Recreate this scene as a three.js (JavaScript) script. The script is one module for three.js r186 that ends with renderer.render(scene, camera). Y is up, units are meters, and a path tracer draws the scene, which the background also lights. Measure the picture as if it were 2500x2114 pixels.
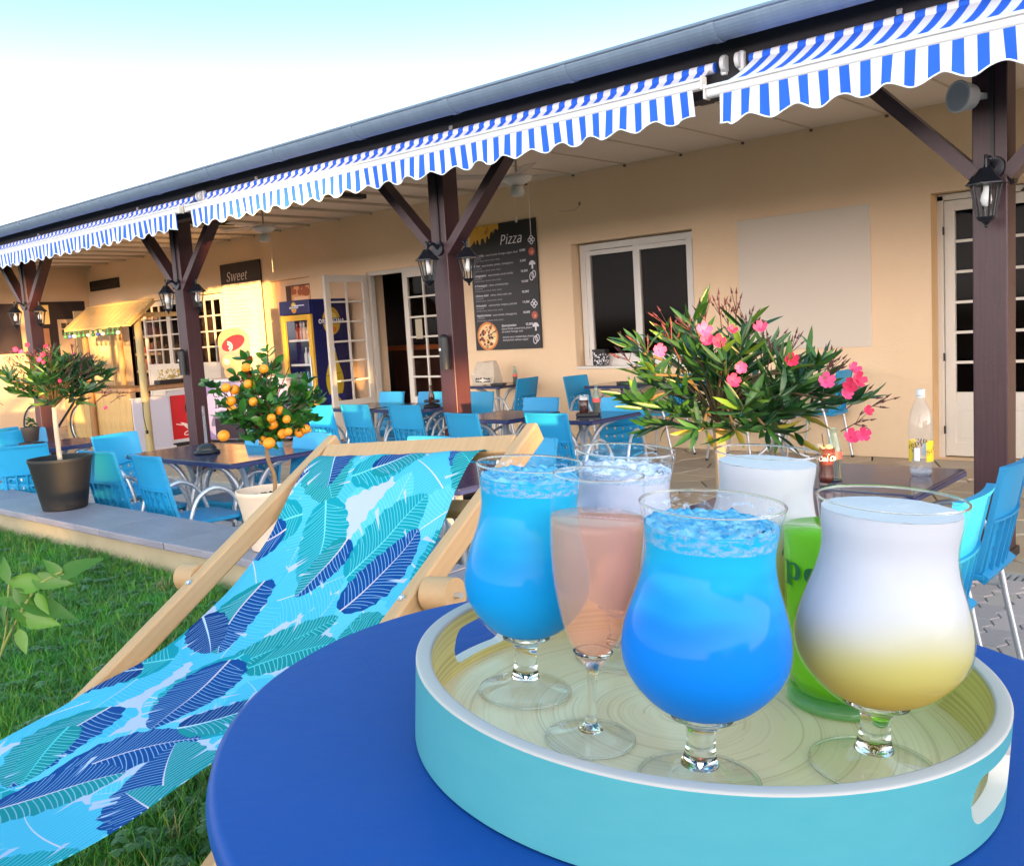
import * as THREE from 'three';
import { RoundedBoxGeometry } from 'three/addons/geometries/RoundedBoxGeometry.js';
import { mergeGeometries, toCreasedNormals, mergeVertices } from 'three/addons/utils/BufferGeometryUtils.js';
import { ImprovedNoise } from 'three/addons/math/ImprovedNoise.js';

// ---------- camera, sky, sun, exposure ----------
const scene = new THREE.Scene();
const camera = new THREE.PerspectiveCamera(49.21, 1024 / 865, 0.05, 400);
camera.position.set(0, 1.4, 0);
camera.rotation.order = 'YXZ';
camera.rotation.set(-0.11215, 0.72307, -0.06036);
const renderer = new THREE.WebGLRenderer({ antialias: true });
renderer.toneMapping = THREE.LinearToneMapping;
renderer.toneMappingExposure = 5.6;
renderer.outputColorSpace = THREE.SRGBColorSpace;
renderer.shadowMap.enabled = true;

const SUN_AZ = 60 * Math.PI / 180, SUN_EL = 1.2 * Math.PI / 180;
const sunDir = new THREE.Vector3(Math.sin(SUN_AZ) * Math.cos(SUN_EL), Math.sin(SUN_EL), Math.cos(SUN_AZ) * Math.cos(SUN_EL));
{
  const W = 512, H = 256, data = new Float32Array(W * H * 4);
  const ss = (a, b, x) => { const t = Math.min(1, Math.max(0, (x - a) / (b - a))); return t * t * (3 - 2 * t); };
  const mix = (a, b, t) => a.map((v, i) => v + (b[i] - v) * t);
  for (let j = 0; j < H; j++) for (let i = 0; i < W; i++) {
    const el = ((j + 0.5) / H - 0.5) * Math.PI, az = ((i + 0.5) / W - 0.5) * 2 * Math.PI;
    const d = new THREE.Vector3(Math.cos(el) * Math.cos(az), Math.sin(el), Math.cos(el) * Math.sin(az));
    const e = el * 180 / Math.PI, k = d.dot(sunDir);
    let c = mix([1.0, 0.95, 0.98], [0.20, 0.40, 0.43], ss(3, 20, e));
    c = mix(c, [0.16, 0.31, 0.46], ss(22, 60, e));
    const low = Math.exp(-Math.max(0, e) / 14);
    const g = Math.pow(Math.max(0, 0.5 + 0.5 * k), 2.5) * low;
    c = [c[0] + 6.6 * g, c[1] + 5.6 * g, c[2] + 5.0 * g];
    if (e < 0) c = mix(c, [0.16, 0.2, 0.12], ss(0, -3, e));
    c = c.map(v => v * 0.486); const o = (j * W + i) * 4;
    data[o] = c[0]; data[o + 1] = c[1]; data[o + 2] = c[2]; data[o + 3] = 1;
  }
  const t = new THREE.DataTexture(data, W, H, THREE.RGBAFormat, THREE.FloatType);
  t.mapping = THREE.EquirectangularReflectionMapping; t.magFilter = THREE.LinearFilter; t.minFilter = THREE.LinearFilter; t.wrapS = THREE.RepeatWrapping; t.needsUpdate = true;
  scene.background = t; scene.environment = t;
}
const sun = new THREE.DirectionalLight(new THREE.Color().setRGB(1.0, 0.57, 0.19), 5);
sun.position.copy(sunDir).multiplyScalar(40); sun.castShadow = true; sun.shadow.mapSize.set(4096, 4096);
Object.assign(sun.shadow.camera, { left: -22, right: 22, top: 12, bottom: -12, near: 1, far: 90 });
sun.target.position.set(-7, 1, -5); sun.position.add(sun.target.position);
scene.add(sun, sun.target);

// ---------- helpers ----------
let seed = 12345;
const rnd = () => { seed = (seed * 1664525 + 1013904223) >>> 0; return seed / 4294967296; };
const rr = (a, b) => a + (b - a) * rnd();
const noise = new ImprovedNoise();
const V = (x, y, z) => new THREE.Vector3(x, y, z);
const used = {};
function numbered(n) { if (!(n in used)) { used[n] = 0; return n; } used[n]++; return n + '_' + String(used[n]).padStart(3, '0'); }
function fin(o) { o.castShadow = true; o.receiveShadow = true; return o; }
function thing(name, label, category, pos = [0, 0, 0], turn = 0, group) {
  const o = new THREE.Group(); o.name = numbered(name); o.position.set(...pos); o.rotation.y = turn;
  o.userData = { label, category }; if (group) o.userData.group = group; scene.add(o); return o;
}
function copy(src, label, pos, turn = 0, group) {
  const base = src.name.replace(/_\d{3}$/, ''); const o = src.clone(); o.name = numbered(base); o.position.set(...pos); o.rotation.y = turn;
  o.userData = { ...src.userData, label }; if (group) o.userData.group = group; scene.add(o); return o;
}
function part(name, geo, mat, parent, label) {
  const m = fin(new THREE.Mesh(geo, mat)); m.name = name; if (label) m.userData.label = label; parent.add(m); return m;
}
function single(name, geo, mat, label, category, group) { const m = part(name, geo, mat, scene); m.name = numbered(name); m.userData = { label, category }; if (group) m.userData.group = group; return m; }
function struct(name, geo, mat) { const m = part(name, geo, mat, scene); m.name = numbered(name); m.userData = { kind: 'structure' }; return m; }
function norm(g) {
  const n = g.index ? g.toNonIndexed() : g;
  for (const k of Object.keys(n.attributes)) if (!['position', 'normal', 'uv', 'color'].includes(k)) n.deleteAttribute(k);
  if (!n.attributes.normal) n.computeVertexNormals();
  if (!n.attributes.uv) n.setAttribute('uv', new THREE.BufferAttribute(new Float32Array(n.attributes.position.count * 2), 2));
  n.morphAttributes = {}; return n;
}
const mg = (...gs) => mergeGeometries(gs.flat(Infinity).map(norm), false);
// box with uv in metres, placed at x,y,z (centre), turned
function box(w, h, d, x = 0, y = 0, z = 0, rx = 0, ry = 0, rz = 0) {
  const g = new THREE.BoxGeometry(w, h, d), p = g.attributes.position, n = g.attributes.normal, u = g.attributes.uv;
  for (let i = 0; i < p.count; i++) {
    const ax = Math.abs(n.getX(i)), ay = Math.abs(n.getY(i));
    if (ax > 0.5) u.setXY(i, p.getZ(i), p.getY(i)); else if (ay > 0.5) u.setXY(i, p.getX(i), p.getZ(i)); else u.setXY(i, p.getX(i), p.getY(i));
  }
  if (rx || ry || rz) g.applyMatrix4(new THREE.Matrix4().makeRotationFromEuler(new THREE.Euler(rx, ry, rz)));
  return g.translate(x, y, z);
}
function rbox(w, h, d, r, x = 0, y = 0, z = 0, rx = 0, ry = 0, rz = 0, seg = 2) {
  const g = new RoundedBoxGeometry(w, h, d, seg, Math.min(r, w * 0.49, h * 0.49, d * 0.49));
  const p = g.attributes.position, n = g.attributes.normal, u = g.attributes.uv;
  for (let i = 0; i < p.count; i++) {
    const ax = Math.abs(n.getX(i)), ay = Math.abs(n.getY(i)), az = Math.abs(n.getZ(i));
    if (ax > ay && ax > az) u.setXY(i, p.getZ(i), p.getY(i)); else if (ay > az) u.setXY(i, p.getX(i), p.getZ(i)); else u.setXY(i, p.getX(i), p.getY(i));
  }
  if (rx || ry || rz) g.applyMatrix4(new THREE.Matrix4().makeRotationFromEuler(new THREE.Euler(rx, ry, rz)));
  return g.translate(x, y, z);
}
const span = (x0, x1, y0, y1, z0, z1) => box(x1 - x0, y1 - y0, z1 - z0, (x0 + x1) / 2, (y0 + y1) / 2, (z0 + z1) / 2);
const cyl = (r0, r1, h, x, y, z, seg = 20, open = false) => new THREE.CylinderGeometry(r0, r1, h, seg, 1, open).translate(x, y, z);
function rod(a, b, r0, r1 = r0, seg = 10) {
  const d = b.clone().sub(a), L = d.length(), g = new THREE.CylinderGeometry(r1, r0, L, seg);
  g.applyQuaternion(new THREE.Quaternion().setFromUnitVectors(V(0, 1, 0), d.normalize()));
  const m = a.clone().add(b).multiplyScalar(0.5); return g.translate(m.x, m.y, m.z);
}
// square bar between two points, w across the horizontal side, h the other
function beam(a, b, w, h, up = V(0, 1, 0)) {
  const d = b.clone().sub(a), L = d.length(); d.normalize();
  const s = new THREE.Vector3().crossVectors(up, d).normalize(), n = new THREE.Vector3().crossVectors(d, s);
  const g = box(w, h, L); g.applyMatrix4(new THREE.Matrix4().makeBasis(s, n, d)); const m = a.clone().add(b).multiplyScalar(0.5); return g.translate(m.x, m.y, m.z);
}
function tube(pts, r, n = 24, seg = 8, closed = false) { return new THREE.TubeGeometry(new THREE.CatmullRomCurve3(pts.map(p => Array.isArray(p) ? V(...p) : p), closed, 'centripetal'), n, r, seg, closed); }
const lathe = (pts, seg = 48) => new THREE.LatheGeometry(pts.map(p => new THREE.Vector2(p[0], p[1])), seg);
function sphere(r, x, y, z, a = 16, b = 10) { return new THREE.SphereGeometry(r, a, b).translate(x, y, z); }
function std(rgb, rough = 0.6, extra = {}) { const c = new THREE.Color().setRGB(...rgb); return new THREE.MeshStandardMaterial({ color: c, roughness: rough, ...extra }); }
function phys(rgb, rough, extra = {}) { const c = new THREE.Color().setRGB(...rgb); return new THREE.MeshPhysicalMaterial({ color: c, roughness: rough, ...extra }); }
function canvas(w, h, draw, repeat) {
  const c = document.createElement('canvas'); c.width = w; c.height = h; const x = c.getContext('2d'); draw(x, w, h);
  const t = new THREE.CanvasTexture(c); t.colorSpace = THREE.SRGBColorSpace; t.anisotropy = 8;
  if (repeat) { t.wrapS = t.wrapT = THREE.RepeatWrapping; t.repeat.set(repeat[0], repeat[1]); } return t;
}
// tiling fractal noise as a data texture; f(value, u, v) -> [r,g,b] linear-ish 0..1
function noiseTex(n, cells, oct, f, repeat, srgb = true, sx = 1, sy = 1) {
  const per = (x, y, p, z) => { // tile by blending four shifted samples
    const s = (a, b) => noise.noise(a, b, z); const u = x / p, v = y / p;
    return (s(x, y) * (1 - u) + s(x - p, y) * u) * (1 - v) + (s(x, y - p) * (1 - u) + s(x - p, y - p) * u) * v;
  };
  const d = new Uint8Array(n * n * 4);
  for (let j = 0; j < n; j++) for (let i = 0; i < n; i++) {
    let v = 0, a = 1, t = 0;
    for (let o = 0; o < oct; o++) { const c = cells * 2 ** o; v += a * per(i / n * c, j / n * c, c, 7.3 * o + 0.37); t += a; a *= 0.55; }
    v = 0.5 + 0.7 * v / t; const q = f(Math.min(1, Math.max(0, v)), i / n, j / n), k = (j * n + i) * 4;
    for (let m = 0; m < 3; m++) d[k + m] = Math.max(0, Math.min(255, Math.round(q[m] * 255))); d[k + 3] = 255;
  }
  const t = new THREE.DataTexture(d, n, n); t.wrapS = t.wrapT = THREE.RepeatWrapping; t.magFilter = THREE.LinearFilter; t.minFilter = THREE.LinearMipmapLinearFilter; t.generateMipmaps = true;
  if (srgb) t.colorSpace = THREE.SRGBColorSpace; t.repeat.set(repeat[0], repeat[1]); t.needsUpdate = true; return t;
}
const S = (x) => x <= 0.0031308 ? 12.92 * x : 1.055 * Math.pow(x, 1 / 2.4) - 0.055;   // linear -> srgb
const tint = (lo, hi) => (v) => [0, 1, 2].map(i => S(lo[i] + (hi[i] - lo[i]) * v));
function displace(g, amp, freq, z = 0) {
  g = mergeVertices(g); const p = g.attributes.position; g.computeVertexNormals(); const n = g.attributes.normal;
  for (let i = 0; i < p.count; i++) { const k = amp * noise.noise(p.getX(i) * freq + z, p.getY(i) * freq, p.getZ(i) * freq); p.setXYZ(i, p.getX(i) + n.getX(i) * k, p.getY(i) + n.getY(i) * k, p.getZ(i) + n.getZ(i) * k); }
  g.computeVertexNormals(); return g;
}
function basis(a, b, c, o) { return new THREE.Matrix4().makeBasis(a, b, c).setPosition(o); }

// ---------- materials ----------
const fineBump = noiseTex(256, 24, 3, v => [v, v, v], [2, 2], false);
const roughTex = noiseTex(256, 4, 5, v => [0, 0.55 + 0.4 * v, 0], [1, 1], false);
const M = {
  plaster: std([1, 1, 1], 0.9, { map: noiseTex(256, 3, 6, tint([0.80, 0.575, 0.37], [0.87, 0.665, 0.46]), [0.4, 0.4]), bumpMap: fineBump, bumpScale: 0.003 }),
  reveal: std([0.62, 0.40, 0.2], 0.85),
  ceiling: std([1, 1, 1], 0.9, { map: noiseTex(128, 3, 4, tint([0.76, 0.67, 0.57], [0.82, 0.74, 0.65]), [0.5, 0.5]) }),
  batten: std([0.62, 0.52, 0.42], 0.85), shadowGap: std([0.16, 0.12, 0.09], 0.9),
  board: std([0.70, 0.61, 0.52], 0.8),
  timber: std([1, 1, 1], 0.42, { map: noiseTex(256, 6, 5, (v, a, b) => { const g = 0.5 + 0.5 * Math.sin(a * 60 + v * 14); return [S(0.030 + 0.022 * v + 0.010 * g), S(0.010 + 0.008 * v + 0.003 * g), S(0.014 + 0.012 * v + 0.004 * g)]; }, [4, 0.5]), bumpMap: fineBump, bumpScale: 0.0006 }),
  fascia: std([0.012, 0.010, 0.014], 0.7),
  zinc: std([1, 1, 1], 0.45, { metalness: 0.15, map: noiseTex(256, 4, 5, tint([0.13, 0.19, 0.29], [0.22, 0.29, 0.40]), [0.8, 3]) }),
  white: std([0.64, 0.64, 0.67], 0.35), whitePaint: std([0.68, 0.63, 0.57], 0.45), pvc: std([0.72, 0.68, 0.64], 0.35),
  steel: std([0.62, 0.66, 0.72], 0.3, { metalness: 0.85 }), castAlu: std([0.55, 0.58, 0.64], 0.38, { metalness: 0.6 }),
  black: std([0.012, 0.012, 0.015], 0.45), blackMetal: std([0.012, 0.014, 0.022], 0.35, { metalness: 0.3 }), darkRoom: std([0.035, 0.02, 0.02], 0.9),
  chair: std([0.010, 0.27, 0.55], 0.42, { bumpMap: fineBump, bumpScale: 0.0006 }),
  top: std([0.022, 0.026, 0.075], 0.2, { roughnessMap: roughTex }), topEdge: std([0.02, 0.03, 0.12], 0.3),
  glass: phys([1, 1, 1], 0.02, { transmission: 1, thickness: 0, ior: 1.5 }),
  darkGlass: phys([0.75, 0.72, 0.72], 0.03, { transmission: 1, thickness: 0, ior: 1.14 }),
  pine: std([1, 1, 1], 0.5, { map: noiseTex(256, 5, 5, (v, a, b) => { const g = 0.5 + 0.5 * Math.sin(a * 70 + v * 16); return [S(0.44 + 0.10 * v - 0.02 * g), S(0.265 + 0.07 * v - 0.02 * g), S(0.135 + 0.04 * v - 0.012 * g)]; }, [5, 0.7]) }),
  rough: std([1, 1, 1], 0.75, { map: noiseTex(256, 5, 5, (v, a, b) => { const g = 0.5 + 0.5 * Math.sin(a * 50 + v * 20); return [S(0.50 + 0.18 * v - 0.08 * g), S(0.31 + 0.13 * v - 0.06 * g), S(0.12 + 0.06 * v - 0.03 * g)]; }, [4, 0.6]), bumpMap: fineBump, bumpScale: 0.003 }),
  soil: std([0.02, 0.014, 0.01], 1), leafDark: std([0.018, 0.075, 0.02], 0.4, { side: THREE.DoubleSide }), bark: std([0.34, 0.26, 0.20], 0.85),
};
// ---------- setting: ground ----------
const LAWN = 0.40;
{
  // terrace base under the stones and the pavers
  struct('terrace', span(-24, 6, -0.3, -0.03, -8.75, -2.36), std([0.11, 0.095, 0.085], 0.95));
  const g = new THREE.PlaneGeometry(240, 240, 1, 1).rotateX(-Math.PI / 2);
  for (let i = 0; i < g.attributes.uv.count; i++) g.attributes.uv.setXY(i, g.attributes.position.getX(i), g.attributes.position.getZ(i));
  struct('ground', g.translate(0, -0.32, 0), std([0.10, 0.12, 0.05], 1));
  const lawnMat = std([1, 1, 1], 1, { map: noiseTex(256, 6, 5, tint([0.015, 0.05, 0.006], [0.05, 0.12, 0.018]), [0.7, 0.7]) });
  const lg = new THREE.PlaneGeometry(60, 40, 120, 80).rotateX(-Math.PI / 2), p = lg.attributes.position;
  for (let i = 0; i < p.count; i++) p.setY(i, 0.02 * noise.noise(p.getX(i) * 0.9, 0, p.getZ(i) * 0.9));
  for (let i = 0; i < p.count; i++) lg.attributes.uv.setXY(i, p.getX(i), p.getZ(i));
  lg.computeVertexNormals(); const lawn = struct('lawn', lg, lawnMat); lawn.position.set(0, LAWN - 0.02, 20 - 2.06);
}
const paveMats = [[0.46, 0.38, 0.38], [0.52, 0.43, 0.43], [0.42, 0.36, 0.37], [0.48, 0.41, 0.39]].map(c => std(c, 0.85, { bumpMap: fineBump, bumpScale: 0.003 }));
const slabMats = [[0.55, 0.43, 0.32], [0.48, 0.38, 0.30], [0.60, 0.48, 0.37], [0.45, 0.36, 0.29], [0.52, 0.44, 0.36]].map(c => std(c, 0.7, { bumpMap: fineBump, bumpScale: 0.003 }));
const view = (() => { camera.updateMatrixWorld(); camera.updateProjectionMatrix(); const m = new THREE.Matrix4().multiplyMatrices(camera.projectionMatrix, camera.matrixWorld.clone().invert()); return (x, y, z) => { const v = V(x, y, z).applyMatrix4(m); return v; }; })();
{
  // zigzag concrete pavers between the low wall and the drain
  const L = 0.225, Wd = 0.1125, k = 0.014, s = new THREE.Shape(), gp = 0.003;
  const zig = (t) => k * (Math.abs(((t * 2) % 1) * 2 - 1) * 2 - 1);
  const pts = [];
  for (let i = 0; i <= 8; i++) pts.push([-L / 2 + gp + (L - 2 * gp) * i / 8, -Wd / 2 + gp + zig(i / 8)]);
  for (let i = 8; i >= 0; i--) pts.push([-L / 2 + gp + (L - 2 * gp) * i / 8, Wd / 2 - gp + zig(i / 8)]);
  pts.forEach((p, i) => i ? s.lineTo(...p) : s.moveTo(...p));
  const geo = new THREE.ExtrudeGeometry(s, { depth: 0.04, bevelEnabled: true, bevelThickness: 0.004, bevelSize: 0.003, bevelOffset: -0.003, bevelSegments: 1, steps: 1 });
  geo.rotateX(-Math.PI / 2).rotateY(Math.PI / 2).translate(0, -0.046, 0);
  const list = [];
  for (let r = 0; r < 170; r++) for (let q = 0; q < 14; q++) {
    const x = -15 + r * Wd, z = -2.45 - L * (q + (r % 2) * 0.5) - L / 2; if (z < -5.0) continue;
    const v = view(x, 0, z), inV = Math.abs(v.x) < 1.05 && Math.abs(v.y) < 1.05 && v.z < 1, open = (x > -1.25) || (x < -3.3 && x > -6.8);
    list.push({ x, z, key: (inV && open ? 0 : 100) + Math.hypot(x, z) });
  }
  list.sort((a, b) => a.key - b.key);
  const pav = new THREE.Group(); pav.name = 'paver_paving'; pav.userData = { kind: 'structure' }; scene.add(pav);
  list.slice(0, 290).forEach(o => { const m = part('paver', geo, paveMats[Math.floor(rnd() * 4)], pav); m.position.set(o.x, rr(-0.003, 0.002), o.z); m.rotation.set(rr(-0.008, 0.008), 0, rr(-0.01, 0.01)); });
  const rest = list.slice(290), im = new THREE.InstancedMesh(geo, paveMats[0], rest.length), mt = new THREE.Matrix4();
  rest.forEach((o, i) => { im.setMatrixAt(i, mt.makeTranslation(o.x, rr(-0.003, 0.002), o.z)); im.setColorAt(i, new THREE.Color().setScalar(rr(0.85, 1.1))); });
  im.name = 'paver'; im.userData = { kind: 'stuff' }; fin(im); pav.add(im);
}
{
  // crazy paving under the roof: one sheet of irregular stones, joints between them
  const cell = 0.36, x0 = -18.4, z0 = -8.68, nx = 54, nz = 10, P = [];
  for (let i = -1; i <= nx; i++) for (let j = -1; j <= nz; j++) P.push([x0 + (i + 0.5 + rr(-0.42, 0.42)) * cell, z0 + (j + 0.5 + rr(-0.42, 0.42)) * cell, i, j]);
  const pav = new THREE.Group(); pav.name = 'stone_paving'; pav.userData = { kind: 'structure' }; scene.add(pav);
  const cells = [];
  for (const [cx, cz, ci, cj] of P) {
    let poly = [[cx - 0.6, cz - 0.6], [cx + 0.6, cz - 0.6], [cx + 0.6, cz + 0.6], [cx - 0.6, cz + 0.6]];
    const clip = (nx_, nz_, d) => { const out = []; for (let i = 0; i < poly.length; i++) { const a = poly[i], b = poly[(i + 1) % poly.length], da = nx_ * a[0] + nz_ * a[1] - d, db = nx_ * b[0] + nz_ * b[1] - d; if (da <= 0) out.push(a); if (da * db < 0) { const t = da / (da - db); out.push([a[0] + (b[0] - a[0]) * t, a[1] + (b[1] - a[1]) * t]); } } poly = out; };
    for (const [ox, oz, oi, oj] of P) { if ((ox === cx && oz === cz) || Math.abs(oi - ci) > 2 || Math.abs(oj - cj) > 2) continue; const dx = ox - cx, dz = oz - cz, l = Math.hypot(dx, dz); clip(dx / l, dz / l, (dx * (ox + cx) / 2 + dz * (oz + cz) / 2) / l - 0.008); }
    clip(0, -1, 8.69); clip(0, 1, -5.19); clip(1, 0, 2.5); clip(-1, 0, 18.5);
    if (poly.length < 3) continue;
    const sh = new THREE.Shape(poly.map(p => new THREE.Vector2(p[0] - cx, -(p[1] - cz))));
    const g = new THREE.ExtrudeGeometry(sh, { depth: 0.03, bevelEnabled: true, bevelThickness: 0.004, bevelSize: 0.006, bevelOffset: -0.006, bevelSegments: 1, steps: 1 });
    g.rotateX(-Math.PI / 2).translate(cx, -0.033 + rr(-0.003, 0.003), cz);
    cells.push({ g, d: Math.hypot(cx, cz) + (cx > -3.6 ? -20 : 0) });
  }
  cells.sort((a, b) => a.d - b.d);
  cells.slice(0, 290).forEach(c => part('stone', c.g, slabMats[Math.floor(rnd() * 5)], pav));
  const rest = part('stone', mg(cells.slice(290).map(c => c.g)), slabMats[1], pav); rest.userData = { kind: 'stuff' };
}
{
  // drain channel in front of the posts
  const d = thing('drain_channel', 'slotted grey drain channel in the paving in front of the posts', 'drain', [0, 0, -5.09]);
  part('channel', mg(box(18, 0.04, 0.012, -6.5, -0.018, -0.062), box(18, 0.04, 0.012, -6.5, -0.018, 0.062)), std([0.42, 0.4, 0.42], 0.6), d);
  const bars = []; for (let x = -6; x < 2.4; x += 0.034) bars.push(box(0.016, 0.012, 0.112, x, -0.006, 0)); part('grating', mg(bars), std([0.42, 0.4, 0.42], 0.6), d);
}
{
  // low garden wall with slate coping slabs
  const w = thing('garden_wall', 'low rendered garden wall with dark slate coping along the lawn', 'wall', [0, 0, 0]);
  const g = displace(box(22, 0.6, 0.30, -8.2, 0.2, -2.21), 0, 1);
  const body = new THREE.BoxGeometry(22, 0.51, 0.28, 260, 8, 2).translate(-8.2, 0.25, -2.21);
  const p = body.attributes.position; for (let i = 0; i < p.count; i++) if (p.getZ(i) > -2.08) p.setZ(i, p.getZ(i) + 0.012 * noise.noise(p.getX(i) * 9, p.getY(i) * 11, 2) + 0.006 * noise.noise(p.getX(i) * 31, p.getY(i) * 31, 5));
  for (let i = 0; i < p.count; i++) body.attributes.uv.setXY(i, p.getX(i), p.getY(i)); body.computeVertexNormals();
  part('wall_body', body, std([1, 1, 1], 0.95, { map: noiseTex(256, 5, 5, tint([0.24, 0.20, 0.13], [0.5, 0.42, 0.29]), [0.8, 0.8]) }), w);
  const slate = [0, 1, 2].map(i => std([1, 1, 1], 0.5, { map: noiseTex(128, 3, 5, tint([0.155 + 0.02 * i, 0.15 + 0.02 * i, 0.205 + 0.02 * i], [0.30, 0.28, 0.345]), [1.1 + 0.2 * i, 2.6]), bumpMap: fineBump, bumpScale: 0.003 }));
  let x = 2.6, i = 0; while (x > -19) { const L = 0.62 + 0.1 * ((i * 7) % 3); const m = part('coping_slab', rbox(L - 0.006, 0.035, 0.36, 0.005), slate[i % 3], w); m.position.set(x - L / 2, 0.5325 + rr(-0.002, 0.002), -2.21 + rr(-0.004, 0.004)); m.rotation.y = rr(-0.004, 0.004); x -= L; i++; }
}
// ---------- setting: the building ----------
const ZW = -8.7, CEIL = 3.055;
{
  const sh = new THREE.Shape(); sh.moveTo(-18.55, 0); sh.lineTo(4, 0); sh.lineTo(4, CEIL); sh.lineTo(-18.55, CEIL); sh.closePath();
  const hole = (x0, x1, y0, y1) => { const h = new THREE.Path(); h.moveTo(x0, y0); h.lineTo(x0, y1); h.lineTo(x1, y1); h.lineTo(x1, y0); h.closePath(); sh.holes.push(h); };
  hole(-17.65, -13.85, 0.0015, 2.24); hole(-12.52, -11.48, 0.0015, 2.31); hole(-10.2, -8.66, 0.0015, 2.26); hole(-6.62, -5.05, 0.88, 2.285); hole(-2.70, -1.0, 0.0015, 2.32);
  const g = new THREE.ExtrudeGeometry(sh, { depth: 0.3, bevelEnabled: false }).translate(0, 0, ZW - 0.3);
  struct('wall', g, M.plaster);
  struct('end_wall', span(-18.85, -18.55, 0, CEIL, -9.0, -4.6), M.plaster);
  // niche back
  struct('wall', span(-12.52, -11.48, 0, 2.31, ZW - 0.29, ZW - 0.14), M.plaster);
  // ceiling boards and cover battens
  const ceil = new THREE.Group(); ceil.name = 'ceiling'; ceil.userData = { kind: 'structure' }; scene.add(ceil);
  const st = 0.0797 * 8.7;
  for (let n = -8; n < 25; n++) {
    const x = -13.46 + st * n; if (x < -18.5) continue;
    part('ceiling_panel', box(st - 0.008, 0.012, 3.62, x + st / 2, CEIL + 0.006, -6.89), M.ceiling, ceil);
    part('ceiling_batten', rbox(n < 9 ? 0.045 : 0.022, n < 9 ? 0.03 : 0.008, 3.6, 0.004, x, CEIL - (n < 9 ? 0.0155 : 0.0045), -6.88), n < 9 ? M.batten : M.batten, ceil);
    part('batten_end', box(0.024, 0.022, 0.02, x, CEIL - 0.02, ZW + 0.011), M.shadowGap, ceil);
  }
  struct('roof', mg(span(-19.2, 4.2, CEIL + 0.02, CEIL + 0.06, -9.2, -5.6), beam(V(-7.5, 2.925, -4.85), V(-7.5, 4.1, -9.2), 23.4, 0.03)), M.fascia);
  // dark rooms behind the openings
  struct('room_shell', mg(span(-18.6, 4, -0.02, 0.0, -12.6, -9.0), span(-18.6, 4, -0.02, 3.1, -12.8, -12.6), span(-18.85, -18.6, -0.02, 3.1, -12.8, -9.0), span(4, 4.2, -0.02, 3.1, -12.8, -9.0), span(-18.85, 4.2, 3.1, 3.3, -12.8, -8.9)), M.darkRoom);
  const bar = thing('bar_counter', 'dark bar counter with an orange wooden top inside the open doorway', 'counter', [-11.0, 0, -10.45]);
  part('counter_body', span(-0.6, 2.4, 0, 1.12, -0.25, 0.1), std([0.10, 0.03, 0.02], 0.6), bar); part('counter_top', rbox(3.2, 0.075, 0.5, 0.01, 0.9, 1.16, -0.05), std([0.75, 0.20, 0.06], 0.35), bar);
  part('floor_lip', span(-10.2, -8.66, -0.03, 0.012, -9.0, -8.68), slabMats[2], scene).name = 'door_step'; scene.children[scene.children.length - 1].userData = { kind: 'structure' };
}
{
  // eaves: fascia, gutter with joints
  struct('eaves_board', mg(span(-19.2, 4.2, 2.62, 2.98, -5.1, -4.98), span(-19.2, 4.2, 2.78, 3.0, -5.55, -5.3)), M.fascia);
  const gt = thing('rain_gutter', 'long grey zinc half-round rain gutter along the roof edge', 'gutter', [0, 0, 0]);
  const arc = []; for (let i = 0; i <= 14; i++) { const a = Math.PI + Math.PI * i / 14; arc.push([0.092 * Math.cos(a), 0.092 * Math.sin(a)]); }
  for (let i = 14; i >= 0; i--) { const a = Math.PI + Math.PI * i / 14; arc.push([0.088 * Math.cos(a), 0.088 * Math.sin(a)]); }
  const gs = new THREE.Shape(arc.map(p => new THREE.Vector2(...p)));
  const run = (x0, x1, s, shape = gs) => { const g = new THREE.ExtrudeGeometry(shape, { depth: x1 - x0, bevelEnabled: false, curveSegments: 4 }); g.rotateY(Math.PI / 2); g.scale(1, s, s); return g.translate(x0, 0, 0); };
  const G = (g) => g.translate(0, 2.95, -4.80);
  part('channel', G(run(-19.3, 4.2, 1)), M.zinc, gt);
  part('rolled_edge', G(rod(V(-19.3, 0, 0.093), V(4.2, 0, 0.093), 0.011)), M.zinc, gt);
  for (let x = -18.6; x < 4; x += 1.0) part('joint', G(run(x, x + 0.045, 1.06)), M.zinc, gt);
}
{
  const mk = (x, label) => {
    const t = thing('timber_post', label, 'post', [x, 0, -5.505], 0, 'dark timber posts carrying the porch roof');
    const w = 0.17;
    part('post', rbox(w, 2.98, w, 0.008, 0, 1.49, 0), M.timber, t);
    part('brace', beam(V(-w / 2 + 0.01, 2.04, 0.03), V(-0.70, 2.68, 0.03), 0.07, 0.12, V(0, 0, 1)), M.timber, t);
    part('brace', beam(V(w / 2 - 0.01, 2.02, 0.03), V(0.78, 2.72, 0.03), 0.07, 0.12, V(0, 0, 1)), M.timber, t);
    part('cable_strip', box(0.018, 0.86, 0.012, 0.015, 2.52, w / 2 + 0.006), M.black, t);
    part('post_foot', rbox(w + 0.03, 0.05, w + 0.03, 0.006, 0, 0.022, 0), M.blackMetal, t);
    return t;
  };
  mk(-1.39, 'brown timber post with a round loudspeaker near its top, beside the white glazed door');
  mk(-5.44, 'dark timber post with Y braces between the open doorway and the pizza board');
  mk(-9.45, 'dark timber post with Y braces in front of the sunlit menu wall');
  mk(-13.42, 'farthest dark timber post with Y braces, behind the tall potted oleander');
}
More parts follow.
